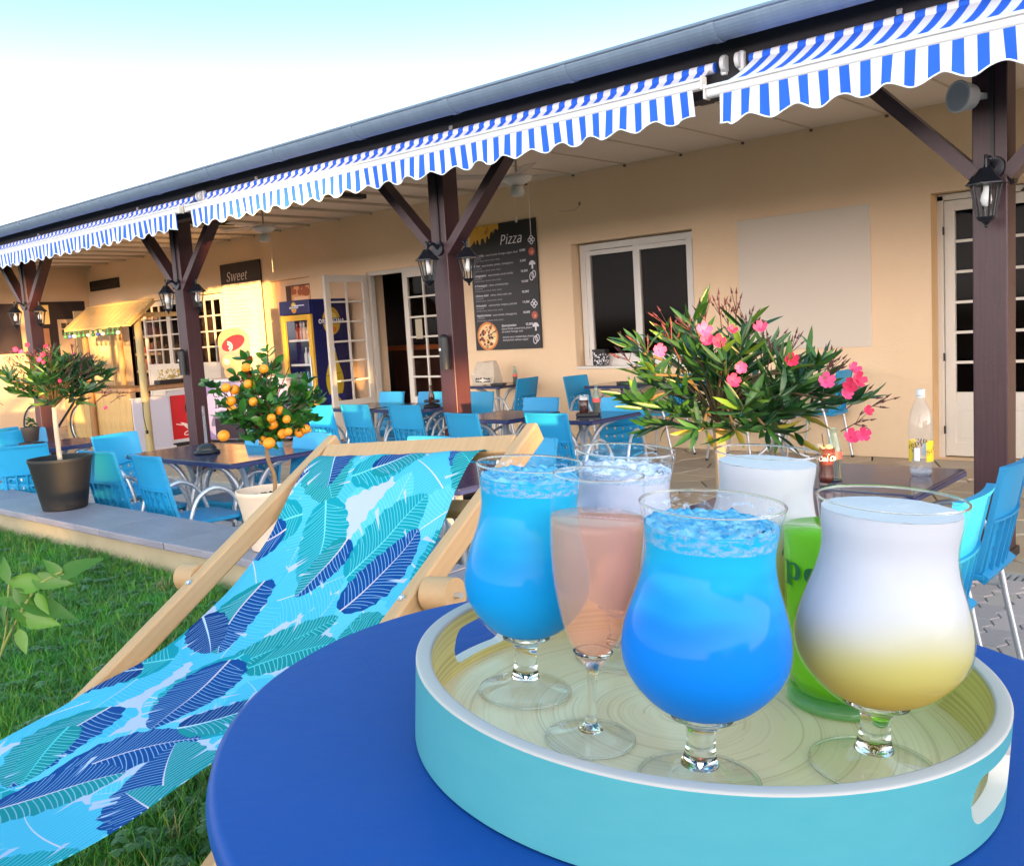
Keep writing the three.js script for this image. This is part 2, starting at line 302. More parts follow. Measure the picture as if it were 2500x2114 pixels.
// ---------- awnings ----------
const stripeTex = canvas(128, 64, (x, w, h) => {
  x.fillStyle = '#e9e7f2'; x.fillRect(0, 0, w, h); x.fillStyle = '#1d63e6'; x.fillRect(0, 0, w * 0.48, h);
  x.globalAlpha = 0.06; x.fillStyle = '#000'; for (let i = 0; i < h; i += 2) x.fillRect(0, i, w, 1); for (let i = 0; i < w; i += 4) x.fillRect(i, 0, 1, h);
}, [10, 1]);   // one blue and one white stripe per 10 cm
const stripes = phys([1, 1, 1], 0.8, { map: stripeTex, side: THREE.DoubleSide });
stripes.transmission = 0; 
const trimMat = std([0.84, 0.88, 0.95], 0.6);
function grid(nu, nv, f, closed = false) {   // f(u,v) -> [x,y,z,s,t]
  const p = [], uv = [], ix = [];
  for (let j = 0; j <= nv; j++) for (let i = 0; i <= nu; i++) { const q = f(i / nu, j / nv); p.push(q[0], q[1], q[2]); uv.push(q[3] ?? i / nu, q[4] ?? j / nv); }
  for (let j = 0; j < nv; j++) for (let i = 0; i < nu; i++) { const a = j * (nu + 1) + i, b = a + 1, c = a + nu + 1, d = c + 1; ix.push(a, b, d, a, d, c); }
  const g = new THREE.BufferGeometry(); g.setAttribute('position', new THREE.Float32BufferAttribute(p, 3)); g.setAttribute('uv', new THREE.Float32BufferAttribute(uv, 2)); g.setIndex(ix); g.computeVertexNormals(); return g;
}
function sheet(nu, nv, th, f) {               // the same with a back face th behind (along -normal)
  const a = grid(nu, nv, f), b = a.clone(), n = a.attributes.normal, p = b.attributes.position;
  for (let i = 0; i < p.count; i++) p.setXYZ(i, p.getX(i) - n.getX(i) * th, p.getY(i) - n.getY(i) * th, p.getZ(i) - n.getZ(i) * th);
  const id = b.index.array; for (let i = 0; i < id.length; i += 3) { const t = id[i]; id[i] = id[i + 1]; id[i + 1] = t; } b.computeVertexNormals();
  // rim
  const P = a.attributes.position, Q = p, U = a.attributes.uv, loop = []; const W = nu + 1;
  for (let i = 0; i < nu; i++) loop.push(i); for (let j = 0; j < nv; j++) loop.push(j * W + nu); for (let i = nu; i > 0; i--) loop.push(nv * W + i); for (let j = nv; j > 0; j--) loop.push(j * W);
  const rp = [], ru = []; loop.forEach((k, i) => { const m = loop[(i + 1) % loop.length]; for (const [src, e] of [[P, k], [Q, k], [Q, m], [P, k], [Q, m], [P, m]]) { rp.push(src.getX(e), src.getY(e), src.getZ(e)); ru.push(U.getX(e), U.getY(e)); } });
  const r = new THREE.BufferGeometry(); r.setAttribute('position', new THREE.Float32BufferAttribute(rp, 3)); r.setAttribute('uv', new THREE.Float32BufferAttribute(ru, 2)); r.computeVertexNormals();
  return mg(a, b, r);
}
function awning(label, x0, x1, z, yb, zr, yr) {
  const t = thing('striped_awning', label, 'awning', [0, 0, 0]);
  const yt = yb + 0.068;
  part('front_bar', mg(rbox(x1 - x0 + 0.05, 0.068, 0.05, 0.018, (x0 + x1) / 2, yb + 0.034, z - 0.02, 0, 0, 0, 3), rbox(x1 - x0 + 0.05, 0.012, 0.062, 0.005, (x0 + x1) / 2, yb + 0.05, z - 0.016)), M.white, t);
  for (const x of [x0 - 0.027, x1 + 0.027]) part('end_cap', rbox(0.012, 0.074, 0.058, 0.004, x, yb + 0.034, z - 0.02), M.pvc, t);
  const n = Math.round((x1 - x0) / 0.05);
  part('fabric', grid(n, 8, (u, v) => { const x = x0 + 0.03 + u * (x1 - x0 - 0.06), sag = -0.018 * Math.sin(Math.PI * v); return [x, yt - 0.004 + (yr - yt) * v + sag + 0.002 * Math.sin(x * 9), z - 0.04 + (zr - z + 0.04) * v, x, v]; }), stripes, t);
  const per = 0.228, bot = (x) => yb - 0.138 + 0.02 * Math.cos(2 * Math.PI * (x - x0) / per) * (x - x0 < 0.12 || x1 - x < 0.12 ? 0.3 : 1);
  const wob = (x, v) => v * (0.008 * Math.sin(x * 7.3) + 0.007 * Math.sin(x * 19 + 2) + 0.004 * Math.sin(x * 47));
  const m = Math.round((x1 - x0) / 0.018);
  part('valance', grid(m, 5, (u, v) => { const x = x0 + 0.06 + u * (x1 - x0 - 0.09); return [x + wob(x + 3, v) * 0.6, yb + 0.005 + (bot(x) - yb) * v, z + 0.002 + wob(x, v), x, v]; }), stripes, t);
  part('trim', tube(Array.from({ length: m + 1 }, (_, i) => { const x = x0 + 0.06 + i / m * (x1 - x0 - 0.09); return [x + wob(x + 3, 1) * 0.6, bot(x), z + 0.002 + wob(x, 1)]; }), 0.0045, m * 2, 5), trimMat, t);
  const rg = rod(V(x0, yr, zr - 0.02), V(x1, yr, zr - 0.02), 0.03, 0.03, 14); for (let i = 0; i < rg.attributes.uv.count; i++) rg.attributes.uv.setXY(i, rg.attributes.position.getX(i) , 0); part('roller', rg, stripes, t);
  for (const x of [x0 - 0.05, x1 + 0.05]) part('roller_bracket', mg(rbox(0.035, 0.11, 0.07, 0.012, x, yr, zr - 0.03), new THREE.CylinderGeometry(0.045, 0.045, 0.025, 18).rotateZ(Math.PI / 2).translate(x + (x < x0 ? -0.01 : 0.01), yr + 0.005, zr - 0.005)), M.white, t);
  for (const x of [x0 + 0.5, x1 - 0.5]) part('folding_arm', beam(V(x, yb + 0.03, z - 0.04), V(x + (x > (x0 + x1) / 2 ? -0.3 : 0.3), yr - 0.05, zr), 0.03, 0.035), M.white, t);
  for (let x = x0 + 0.8; x < x1; x += 2.4) part('wall_clip', rbox(0.03, 0.03, 0.02, 0.006, x, yr + 0.045, -4.972), std([0.3, 0.28, 0.28], 0.5), t);
}
awning('blue and white striped awning at the far end of the porch, past the second post', -14.9, -8.16, -4.75, 2.625, -4.955, 2.775);
awning('long blue and white striped awning rolled nearly in over the middle posts', -7.99, -2.69, -4.75, 2.620, -4.955, 2.775);
awning('blue and white striped awning pulled farther out, over the post with the loudspeaker', -2.48, 2.6, -4.50, 2.505, -4.955, 2.775);

// ---------- lanterns on the posts ----------
const lantern = (() => {
  const t = thing('wall_lantern', '', 'lantern', [0, 0, 0]);
  // local: fixed to the face at z = 0, hanging out to +z; y = 0 is the roof rim
  part('arm', mg(new THREE.CylinderGeometry(0.055, 0.06, 0.02, 20).rotateX(Math.PI / 2).translate(0, 0.09, 0.01), tube([[0, 0.09, 0.015], [0, 0.12, 0.05], [0, 0.125, 0.1], [0, 0.085, 0.135]], 0.014, 14, 8), sphere(0.02, 0, 0.125, 0.1), cyl(0.007, 0.007, 0.05, 0, 0.105, 0.14, 8), sphere(0.011, 0, 0.135, 0.14, 10, 8)), M.blackMetal, t);
  const hex = (r0, r1, h, y) => new THREE.CylinderGeometry(r0, r1, h, 6).translate(0, y, 0.14);
  part('roof', mg(hex(0.028, 0.055, 0.035, 0.062), hex(0.055, 0.098, 0.045, 0.022), hex(0.1, 0.1, 0.006, -0.002)), toCreasedFlat(M.blackMetal), t);
  const c = [], gl = [];
  for (let i = 0; i < 6; i++) { const a = Math.PI / 6 + i * Math.PI / 3; c.push(rod(V(0.074 * Math.sin(a), -0.004, 0.14 + 0.074 * Math.cos(a)), V(0.042 * Math.sin(a), -0.165, 0.14 + 0.042 * Math.cos(a)), 0.0055, 0.0055, 6)); }
  part('cage', mg(c, hex(0.05, 0.035, 0.02, -0.174), hex(0.03, 0.008, 0.022, -0.192), sphere(0.01, 0, -0.21, 0.14, 8, 6)), M.blackMetal, t);
  for (let i = 0; i < 6; i++) { const a = Math.PI / 6 + i * Math.PI / 3, b = a + Math.PI / 3; const q = (an, r, y) => [r * Math.sin(an), y, 0.14 + r * Math.cos(an)]; part('pane', grid(1, 1, (u, v) => { const r = 0.071 + (0.04 - 0.071) * v, A = q(a, r, -0.006 - 0.156 * v), B = q(b, r, -0.006 - 0.156 * v); return [A[0] + (B[0] - A[0]) * u, A[1], A[2] + (B[2] - A[2]) * u]; }), M.glass, t); }
  part('bulb', lathe([[0, -0.115], [0.02, -0.105], [0.028, -0.08], [0.024, -0.055], [0.014, -0.03], [0.014, -0.005], [0, -0.005]], 14).translate(0, 0, 0.14), std([0.8, 0.8, 0.82], 0.25), t);
  return t;
})();
function toCreasedFlat(m) { const k = m.clone(); k.flatShading = true; return k; }
{
  const G = 'black lanterns on the porch posts', F = -5.505 + 0.085;
  lantern.position.set(-1.37, 1.97, F); lantern.userData = { label: 'black lantern on the face of the post below the loudspeaker', category: 'lantern', group: G };
  copy(lantern, 'black lantern on the right side of the post below the loudspeaker', [-1.39 + 0.085, 1.94, -5.505], Math.PI / 2);
  copy(lantern, 'black lantern on the front face of the post beside the open doorway', [-5.44, 1.96, F]);
  copy(lantern, 'black lantern beside the pizza board, on the side of its post', [-5.44 + 0.085, 1.96, -5.505], Math.PI / 2);
  copy(lantern, 'black lantern on the front of the post before the sunlit menu wall', [-9.45, 1.97, F]);
  copy(lantern, 'lantern seen against the bright sunlit wall, on the side of its post', [-9.45 + 0.085, 1.97, -5.505], Math.PI / 2);
  copy(lantern, 'black lantern on the front of the farthest post, before the dark board', [-13.42, 1.98, F]);
  copy(lantern, 'black lantern on the side of the farthest post, near the notice boards', [-13.42 + 0.085, 1.98, -5.505], Math.PI / 2);
}
// ---------- ashtrays on posts, loudspeaker, heaters, fans ----------
{
  const a = thing('wall_ashtray', 'tall black ashtray tube on the post beside the open doorway', 'ashtray', [-5.41, 1.09, -5.40], 0, 'black ashtray tubes on posts');
  part('tube', mg(cyl(0.04, 0.04, 0.24, 0, 0.12, 0.025, 20), new THREE.SphereGeometry(0.04, 20, 8, 0, Math.PI * 2, 0, Math.PI / 2).translate(0, 0.24, 0.025), box(0.05, 0.16, 0.03, 0, 0.12, 0)), M.black, a);
  part('label', box(0.022, 0.02, 0.002, -0.012, 0.16, 0.066), M.white, a);
  copy(a, 'tall black ashtray tube on the post before the sunlit menu wall', [-9.43, 1.09, -5.40]);
  const s = thing('loudspeaker', 'round pale grey loudspeaker near the top of the post under the awning', 'loudspeaker', [-1.47, 2.425, -5.36], -0.5);
  part('housing', mg(new THREE.CylinderGeometry(0.078, 0.062, 0.085, 32).rotateX(Math.PI / 2).translate(0, 0, 0.03), new THREE.TorusGeometry(0.074, 0.007, 10, 36).translate(0, 0, 0.073), box(0.03, 0.03, 0.09, 0.02, 0.0, -0.05)), std([0.50, 0.5, 0.52], 0.5), s);
  part('grille', new THREE.CylinderGeometry(0.07, 0.07, 0.006, 32).rotateX(Math.PI / 2).translate(0, 0, 0.074), std([0.33, 0.35, 0.40], 0.7, { bumpMap: fineBump, bumpScale: 0.002 }), s);
  part('cable', tube([[0.01, 0.06, -0.02], [0.03, 0.1, -0.01], [0.06, 0.14, -0.03]], 0.004, 10, 6), M.black, s);
  const heat = (x, z0, l) => { const h = thing('patio_heater', l, 'heater', [x, 2.93, z0], 0, 'black radiant heater bars under the porch ceiling'); part('body', rbox(0.11, 0.05, 0.95, 0.006, 0, 0, 0.475), M.black, h); for (const z of [0.12, 0.8]) part('hanger', cyl(0.006, 0.006, 0.1, 0, 0.074, z, 8), M.steel, h); };
  heat(-8.25, -7.09, 'black heater bar under the ceiling, nearer the open doorway'); heat(-10.87, -7.09, 'black heater bar under the ceiling above the second timber post'); heat(-3.5, -6.33, 'black heater bar under the ceiling at the gap between two awnings');
  const f = thing('ceiling_fan', 'white ceiling fan hanging above the way to the lit menu wall', 'fan', [-9.92, 0, -6.9], 0.3);
  part('rod', cyl(0.011, 0.011, 0.26, 0, 2.925, 0, 10), std([0.4, 0.36, 0.32], 0.5), f); part('canopy', cyl(0.05, 0.07, 0.05, 0, 3.03, 0, 20), M.pvc, f);
  part('motor', lathe([[0, 2.70], [0.07, 2.71], [0.13, 2.745], [0.145, 2.775], [0.1, 2.80], [0, 2.805]], 28), M.pvc, f);
  for (let i = 0; i < 4; i++) { const b = part('blade', rbox(0.46, 0.008, 0.12, 0.003, 0.40, 0, 0, 0.15), std([0.52, 0.46, 0.40], 0.6), f); b.position.y = 2.79; b.rotation.y = i * Math.PI / 2; }
  part('lamp_shade', lathe([[0, 2.60], [0.055, 2.605], [0.07, 2.64], [0.06, 2.69], [0, 2.70]], 20), std([0.6, 0.58, 0.52], 0.35), f); part('pull_cord', cyl(0.0022, 0.0022, 0.5, 0.1, 2.48, 0.02, 5), M.pvc, f);
  copy(f, 'white ceiling fan hanging in front of the pizza board', [-5.84, 0, -6.9], 0.9);
}
// ---------- glazed doors and windows ----------
const PIH = Math.PI / 2;
const curtain = phys([0.62, 0.55, 0.40], 0.95, { transmission: 0.35, thickness: 0, side: THREE.DoubleSide });
// one glazed leaf; local x 0..w from the hinge, y 0..h, thickness about z = 0
function leaf(parent, w, h, cols, rows, y0, mat, opt = {}) {
  const st = opt.stile ?? 0.085, tr = opt.top ?? 0.09, th = 0.045, gx0 = st, gx1 = w - st, gy1 = h - tr, b = 0.024;
  const fr = [rbox(st, h, th, 0.004, st / 2, h / 2, 0), rbox(st, h, th, 0.004, w - st / 2, h / 2, 0), box(w - 2 * st, tr, th - 0.002, w / 2, h - tr / 2, 0), box(w - 2 * st, 0.1, th - 0.002, w / 2, y0 - 0.05, 0)];
  if (y0 > 0.3) fr.push(box(w - 2 * st, 0.12, th - 0.002, w / 2, 0.06, 0), box(w - 2 * st, y0 - 0.2, 0.02, w / 2, 0.1 + (y0 - 0.2) / 2, 0), rbox(w - 2 * st - 0.06, y0 - 0.32, 0.03, 0.004, w / 2, 0.12 + (y0 - 0.24) / 2, 0));
  const l = part('door_leaf', mg(fr), mat, parent);
  const cw = (gx1 - gx0) / cols, rh = (gy1 - y0) / rows;
  for (let i = 1; i < cols; i++) part('glazing_bar', box(b, gy1 - y0, 0.03, gx0 + i * cw, (gy1 + y0) / 2, 0), mat, l);
  for (let j = 1; j < rows; j++) part('glazing_bar', box(gx1 - gx0, b, 0.028, (gx0 + gx1) / 2, y0 + j * rh, 0), mat, l);
  for (let i = 0; i < cols; i++) for (let j = 0; j < rows; j++) part('pane', grid(1, 1, (u, v) => [gx0 + i * cw + 0.004 + u * (cw - 0.008), y0 + j * rh + 0.004 + v * (rh - 0.008), 0]), opt.glass ?? M.darkGlass, l);
  if (opt.handle) part('handle', mg(rbox(0.03, 0.2, 0.01, 0.004, w - 0.045, 1.0, th / 2 + 0.005), rod(V(w - 0.045, 1.03, th / 2), V(w - 0.045, 1.03, th / 2 + 0.045), 0.008), rod(V(w - 0.045, 1.03, th / 2 + 0.045), V(w - 0.15, 1.03, th / 2 + 0.045), 0.007)), M.steel, l);
  return l;
}
{
  const d = thing('french_door', 'white double door with glazed panes, its far leaf swung open', 'door', [-10.2, 0, ZW]);
  part('frame', mg(box(0.05, 2.26, 0.08, 0.027, 1.13, -0.06), box(0.05, 2.26, 0.08, 1.51, 1.13, -0.06), box(1.44, 0.05, 0.08, 0.77, 2.233, -0.06)), M.whitePaint, d);
  const a = leaf(d, 0.74, 2.2, 2, 6, 0.52, M.whitePaint, { handle: true }); a.position.set(0.03, 0.02, 0.03); a.rotation.y = -Math.PI / 2;
  const b = leaf(d, 0.76, 2.2, 2, 6, 0.52, M.whitePaint, {}); b.position.set(0.72, 0.02, -0.03);
  part('notice', box(0.13, 0.26, 0.003, 0.27, 1.42, 0.028), std([0.55, 0.52, 0.46], 0.8, { map: canvas(64, 128, (x) => { x.fillStyle = '#e8e0d0'; x.fillRect(0, 0, 64, 128); x.strokeStyle = '#6d655a'; x.lineWidth = 2; x.beginPath(); x.arc(32, 56, 20, 0, 7); x.stroke(); x.beginPath(); x.moveTo(18, 70); x.lineTo(46, 42); x.stroke(); x.fillStyle = '#6d655a'; x.fillRect(12, 8, 40, 5); x.fillRect(24, 46, 4, 18); x.fillRect(34, 50, 4, 14); for (let i = 0; i < 4; i++) x.fillRect(10, 88 + i * 8, 44, 3); }) }), b);
}
{
  const d = thing('glazed_door', 'white glazed door with small panes beside the post with the loudspeaker', 'door', [-2.67, 0, ZW - 0.19]);
  part('frame', mg(box(0.05, 2.3, 0.09, 0.0, 1.15, 0), box(1.7, 0.05, 0.09, 0.83, 2.285, 0)), M.whitePaint, d);
  for (let i = 0; i < 2; i++) { const l = leaf(d, 0.80, 2.24, i ? 3 : 3, 6, 0.57, M.whitePaint, { handle: !i }); l.position.set(0.03 + i * 0.81, 0.015, 0.0); }
  for (const y of [0.25, 0.9, 2.0]) part('hinge', cyl(0.009, 0.009, 0.07, 0.03, y, 0.05, 8), M.blackMetal, d);
  const rv = thing('door_reveal', 'ochre painted reveal beside the white glazed door', 'door surround', [0, 0, 0]); part('jamb', span(-2.699, -2.693, 0.003, 2.317, ZW - 0.15, ZW + 0.004), M.reveal, rv);
}
{
  const w = thing('window', 'white two-pane sliding window with dark glass in a deep opening', 'window', [-6.60, 0.885, ZW - 0.17]);
  const W = 1.53, H = 1.385;
  part('frame', mg(box(0.07, H, 0.07, 0.035, H / 2, 0), box(0.07, H, 0.07, W - 0.035, H / 2, 0), box(W - 0.14, 0.07, 0.069, W / 2, H - 0.035, 0), box(W - 0.14, 0.08, 0.069, W / 2, 0.04, 0)), M.pvc, w);
  for (const [x, z] of [[0.07, 0.0], [0.755, 0.025]]) { const s = part('sash', mg(box(0.06, H - 0.15, 0.04, x + 0.03, H / 2 + 0.005, z), box(0.07, H - 0.15, 0.04, x + 0.68, H / 2 + 0.005, z), box(0.59, 0.05, 0.038, x + 0.352, H - 0.1, z), box(0.59, 0.06, 0.038, x + 0.352, 0.11, z)), M.pvc, w); part('pane', grid(1, 1, (u, v) => [x + 0.05 + u * 0.6, 0.13 + v * (H - 0.25), z]), M.darkGlass, s); }
  part('sill', rbox(W + 0.02, 0.03, 0.22, 0.006, W / 2, -0.005, 0.08), M.pvc, w);
  const t = thing('tin', 'small black and white patterned tin on the window sill', 'tin', [-6.31, 0.90, ZW - 0.05]);
  part('body', rbox(0.17, 0.16, 0.09, 0.006, 0, 0.081, 0), std([1, 1, 1], 0.5, { map: canvas(128, 128, (x) => { x.fillStyle = '#17151a'; x.fillRect(0, 0, 128, 128); for (let i = 0; i < 70; i++) { x.fillStyle = rnd() > 0.4 ? '#d9d6dc' : '#000'; x.fillRect(rnd() * 128, rnd() * 128, 4 + rnd() * 14, 3 + rnd() * 18); } }, [6, 6]) }), t);
  part('lid', rbox(0.176, 0.025, 0.096, 0.005, 0, 0.17, 0), M.black, t);
}
{
  // glazed shop front and the half open doors at the far end
  const f = thing('shop_front', 'white glazed front with many small panes beside the menu wall, partly sunlit', 'shop front', [-16.5, 0, ZW - 0.02]);
  for (let i = 0; i < 3; i++) { const l = leaf(f, 0.875, 2.22, 3, 4, 1.1, M.whitePaint, { stile: 0.06, glass: M.darkGlass }); l.position.set(0.01 + i * 0.88, 0.005, 0); }
  const d = thing('french_door', 'cream glazed door standing open at the far corner behind the wooden stall', 'door', [-17.62, 0, ZW]);
  const a = leaf(d, 0.72, 2.15, 2, 6, 0.45, std([0.62, 0.45, 0.24], 0.5), { glass: curtain }); a.position.set(0, 0.01, 0.03); a.rotation.y = -Math.PI / 2;
  part('frame', mg(box(0.05, 2.2, 0.08, 0, 1.1, -0.06), box(1.1, 0.05, 0.08, 0.55, 2.2, -0.06)), M.whitePaint, d);
  const s = thing('shelf_unit', 'dark shelves stacked with goods inside the far doorway', 'shelf', [-17.1, 0, ZW - 0.55]);
  part('carcass', mg(box(1.0, 2.1, 0.03, 0, 1.05, -0.2), box(0.03, 2.1, 0.4, -0.5, 1.05, 0), box(0.03, 2.1, 0.4, 0.5, 1.05, 0)), M.darkRoom, s);
  for (let i = 0; i < 6; i++) part('shelf', box(0.97, 0.05, 0.38, 0, 0.3 + i * 0.33, 0.01), std([0.5, 0.3, 0.16], 0.6), s);
  for (let i = 0; i < 5; i++) for (let k = 0; k < 4; k++) { const h = rr(0.1, 0.24); part('goods', k % 2 ? cyl(0.05, 0.05, h, -0.35 + k * 0.23, 0.326 + i * 0.33 + h / 2, 0.03, 12) : rbox(0.16, h, 0.16, 0.01, -0.35 + k * 0.23, 0.326 + i * 0.33 + h / 2, 0.03), std([rr(0.05, 0.3), rr(0.03, 0.12), rr(0.02, 0.08)], 0.5), s); }
}
// ---------- boards and signs on the wall ----------
function hand(x, txt, px, y, size, col, a = 0) { x.save(); x.translate(px, y); x.rotate(a); x.font = 'italic ' + size + 'px serif'; x.fillStyle = col; x.fillText(txt, 0, 0); x.restore(); }
{
  const tex = canvas(720, 1024, (x, w, h) => {
    x.fillStyle = '#15131a'; x.fillRect(0, 0, w, h);
    for (let i = 0; i < 4000; i++) { x.fillStyle = `rgba(${90 + rnd() * 60},${90 + rnd() * 40},${110},0.03)`; x.fillRect(rnd() * w, rnd() * h, 30 * rnd(), 2); }
    x.fillStyle = '#dca63a'; x.beginPath(); x.moveTo(0, 0); x.lineTo(330, 0); x.lineTo(330, 40); x.quadraticCurveTo(318, 66, 306, 40); x.lineTo(280, 50); x.quadraticCurveTo(272, 96, 262, 52); x.lineTo(236, 74); x.quadraticCurveTo(222, 150, 206, 90); x.lineTo(190, 100); x.quadraticCurveTo(178, 190, 160, 104); x.lineTo(130, 110); x.quadraticCurveTo(116, 196, 98, 116); x.lineTo(80, 110); x.quadraticCurveTo(66, 180, 56, 112); x.lineTo(20, 150); x.lineTo(0, 160); x.fill();
    x.fillStyle = 'rgba(150,90,20,.35)'; for (let i = 0; i < 14; i++) { x.beginPath(); x.arc(rnd() * 290, rnd() * 80, 4 + rnd() * 12, 0, 7); x.fill(); }
    x.font = 'italic 108px sans-serif'; x.fillStyle = '#e9e6ee'; x.fillText('Pizza', 330, 176);
    const L = [['Margarita:', 'sauce tomate, fromage, origan, olives', '9,00€'], ['Reine:', 'sauce tomate, jambon, champignons,', '9,50€'], ['Bolognaise:', 'sauce tomate, viande hachée,', '10,00€'], ['4 Fromages:', 'crème, emmental, bleu,', '10,00€'], ['Chèvre miel:', 'crème, chèvre, miel, noix', '10,00€'], ['Orientale:', 'sauce tomate, merguez, poivrons', '11,00€'], ['Végétarienne:', 'sauce tomate, champignons,', '10,00€']];
    L.forEach(([a, b, c], i) => { const y = 252 + i * 82; x.fillStyle = '#dedbe6'; x.font = 'italic bold 25px sans-serif'; x.fillText(a, 26, y); x.font = 'italic 21px sans-serif'; x.fillText(b, 40 + a.length * 13, y); x.font = 'italic bold 25px sans-serif'; x.fillText(c, 540, y - 4); x.font = 'italic 18px sans-serif'; x.fillStyle = '#b9b6c4'; x.fillText('mozzarella', 28, y + 20); x.fillText('(tomato sauce, cheese, herbs, olives)', 28, y + 40); });
    x.fillStyle = '#e8e5ee'; x.font = 'italic bold 26px sans-serif'; x.fillText('Quercynoise:', 300, 838); x.fillText('12,00€', 560, 836); x.font = 'italic 20px sans-serif'; x.fillText('(sauce tomate, canard fumé, gésiers', 300, 862); x.fillText('de canard, fromage, noix)', 300, 886); x.fillText('(tomato sauce, smoked duck, cheese)', 306, 930); x.fillText('duck gizzards, walnuts, origan)', 306, 954);
    // pizza picture and little drawings
    x.save(); x.translate(140, 908); x.fillStyle = '#d98036'; x.beginPath(); x.arc(0, 0, 118, 0, 7); x.fill(); x.fillStyle = '#f0c98a'; x.beginPath(); x.arc(0, 0, 100, 0, 7); x.fill(); for (let i = 0; i < 46; i++) { const a = rnd() * 7, r = Math.sqrt(rnd()) * 92; x.fillStyle = ['#7a2317', '#3a1c12', '#c95a2a', '#f7e2b8', '#28231c'][i % 5]; x.beginPath(); x.arc(r * Math.cos(a), r * Math.sin(a), 6 + rnd() * 10, 0, 7); x.fill(); } x.strokeStyle = '#15131a'; x.lineWidth = 6; x.beginPath(); x.moveTo(0, 0); x.lineTo(60, -110); x.moveTo(0, 0); x.lineTo(112, -50); x.stroke(); x.restore();
    const ic = (k, cx, cy) => { x.lineWidth = 8; x.strokeStyle = '#d9d6e0'; x.fillStyle = '#d9d6e0'; if (k === 0) for (const [a, b] of [[0, -18], [18, 0], [0, 18], [-18, 0]]) { x.beginPath(); x.arc(cx + a, cy + b, 14, 0, 7); x.stroke(); } if (k === 1) { x.fillStyle = '#b5553f'; x.beginPath(); x.arc(cx, cy, 32, 0, 7); x.fill(); x.fillStyle = '#df8a6c'; x.beginPath(); x.arc(cx + 5, cy + 6, 12, 0, 7); x.fill(); } if (k === 2) { x.beginPath(); x.arc(cx, cy, 34, Math.PI, 0); x.fill(); x.fillRect(cx - 9, cy, 18, 32); } if (k === 3) { x.beginPath(); x.ellipse(cx - 8, cy, 20, 30, 0.2, 0, 7); x.stroke(); x.beginPath(); x.ellipse(cx + 14, cy - 14, 18, 28, 0.2, 0, 7); x.stroke(); } };
    [[0, 672, 168], [1, 668, 258], [2, 668, 362], [3, 664, 452], [0, 664, 668], [1, 664, 760], [2, 668, 852], [3, 666, 956]].forEach(q => ic(...q));
  });
  const s = thing('pizza_board', 'tall black pizza menu board with dripping cheese and white writing', 'menu board', [-7.63, 1.125, ZW + 0.02]);
  part('panel', box(1.06, 1.515, 0.016, 0, 0.7575, 0), M.black, s); part('print', grid(1, 1, (u, v) => [-0.53 + u * 1.06, v * 1.515, 0.0095]), std([1, 1, 1], 0.35, { map: tex }), s);
  part('cord', cyl(0.002, 0.002, 0.40, 0.25, 1.71, 0.004, 5), M.pvc, s); part('clip', rbox(0.03, 0.05, 0.02, 0.004, 0.25, 1.515, 0.012), M.pvc, s);
}
{
  const s = thing('display_board', 'large blank pale grey panel fixed flat on the beige wall', 'board', [-3.875, 1.02, ZW + 0.011]); part('panel', rbox(1.31, 1.28, 0.018, 0.003, 0, 0.64, 0), M.board, s); for (const x of [-0.62, 0, 0.62]) for (const y of [0.04, 1.24]) part('screw', new THREE.CylinderGeometry(0.006, 0.006, 0.004, 10).rotateX(PIH).translate(x, y, 0.0105), M.steel, s);
  const hk = thing('wall_hook', 'small bent metal hook with a wire on the wall above the window', 'hook', [-6.45, 2.72, ZW]); part('hook', tube([[0, 0, 0], [0.005, 0, 0.04], [0.02, -0.03, 0.05], [0.03, 0.01, 0.05]], 0.004, 14, 6), M.blackMetal, hk); part('wire', tube([[0.02, -0.03, 0.05], [-0.05, -0.06, 0.03], [-0.18, -0.065, 0.012], [-0.3, -0.05, 0.006]], 0.0022, 20, 5), std([0.3, 0.25, 0.2], 0.6), hk);
  const v = thing('wall_vent', 'dark rectangular vent grille high on the far wall', 'vent', [-17.8, 2.56, ZW + 0.015]); part('frame', mg(box(1.15, 0.03, 0.03, 0, 0.015, 0), box(1.15, 0.03, 0.03, 0, 0.175, 0), box(0.03, 0.13, 0.03, -0.56, 0.095, 0), box(0.03, 0.13, 0.03, 0.56, 0.095, 0)), M.fascia, v);
  for (let i = 0; i < 4; i++) part('louvre', box(1.09, 0.024, 0.02, 0, 0.045 + i * 0.032, 0, 0.5), std([0.03, 0.015, 0.015], 0.6), v);
}
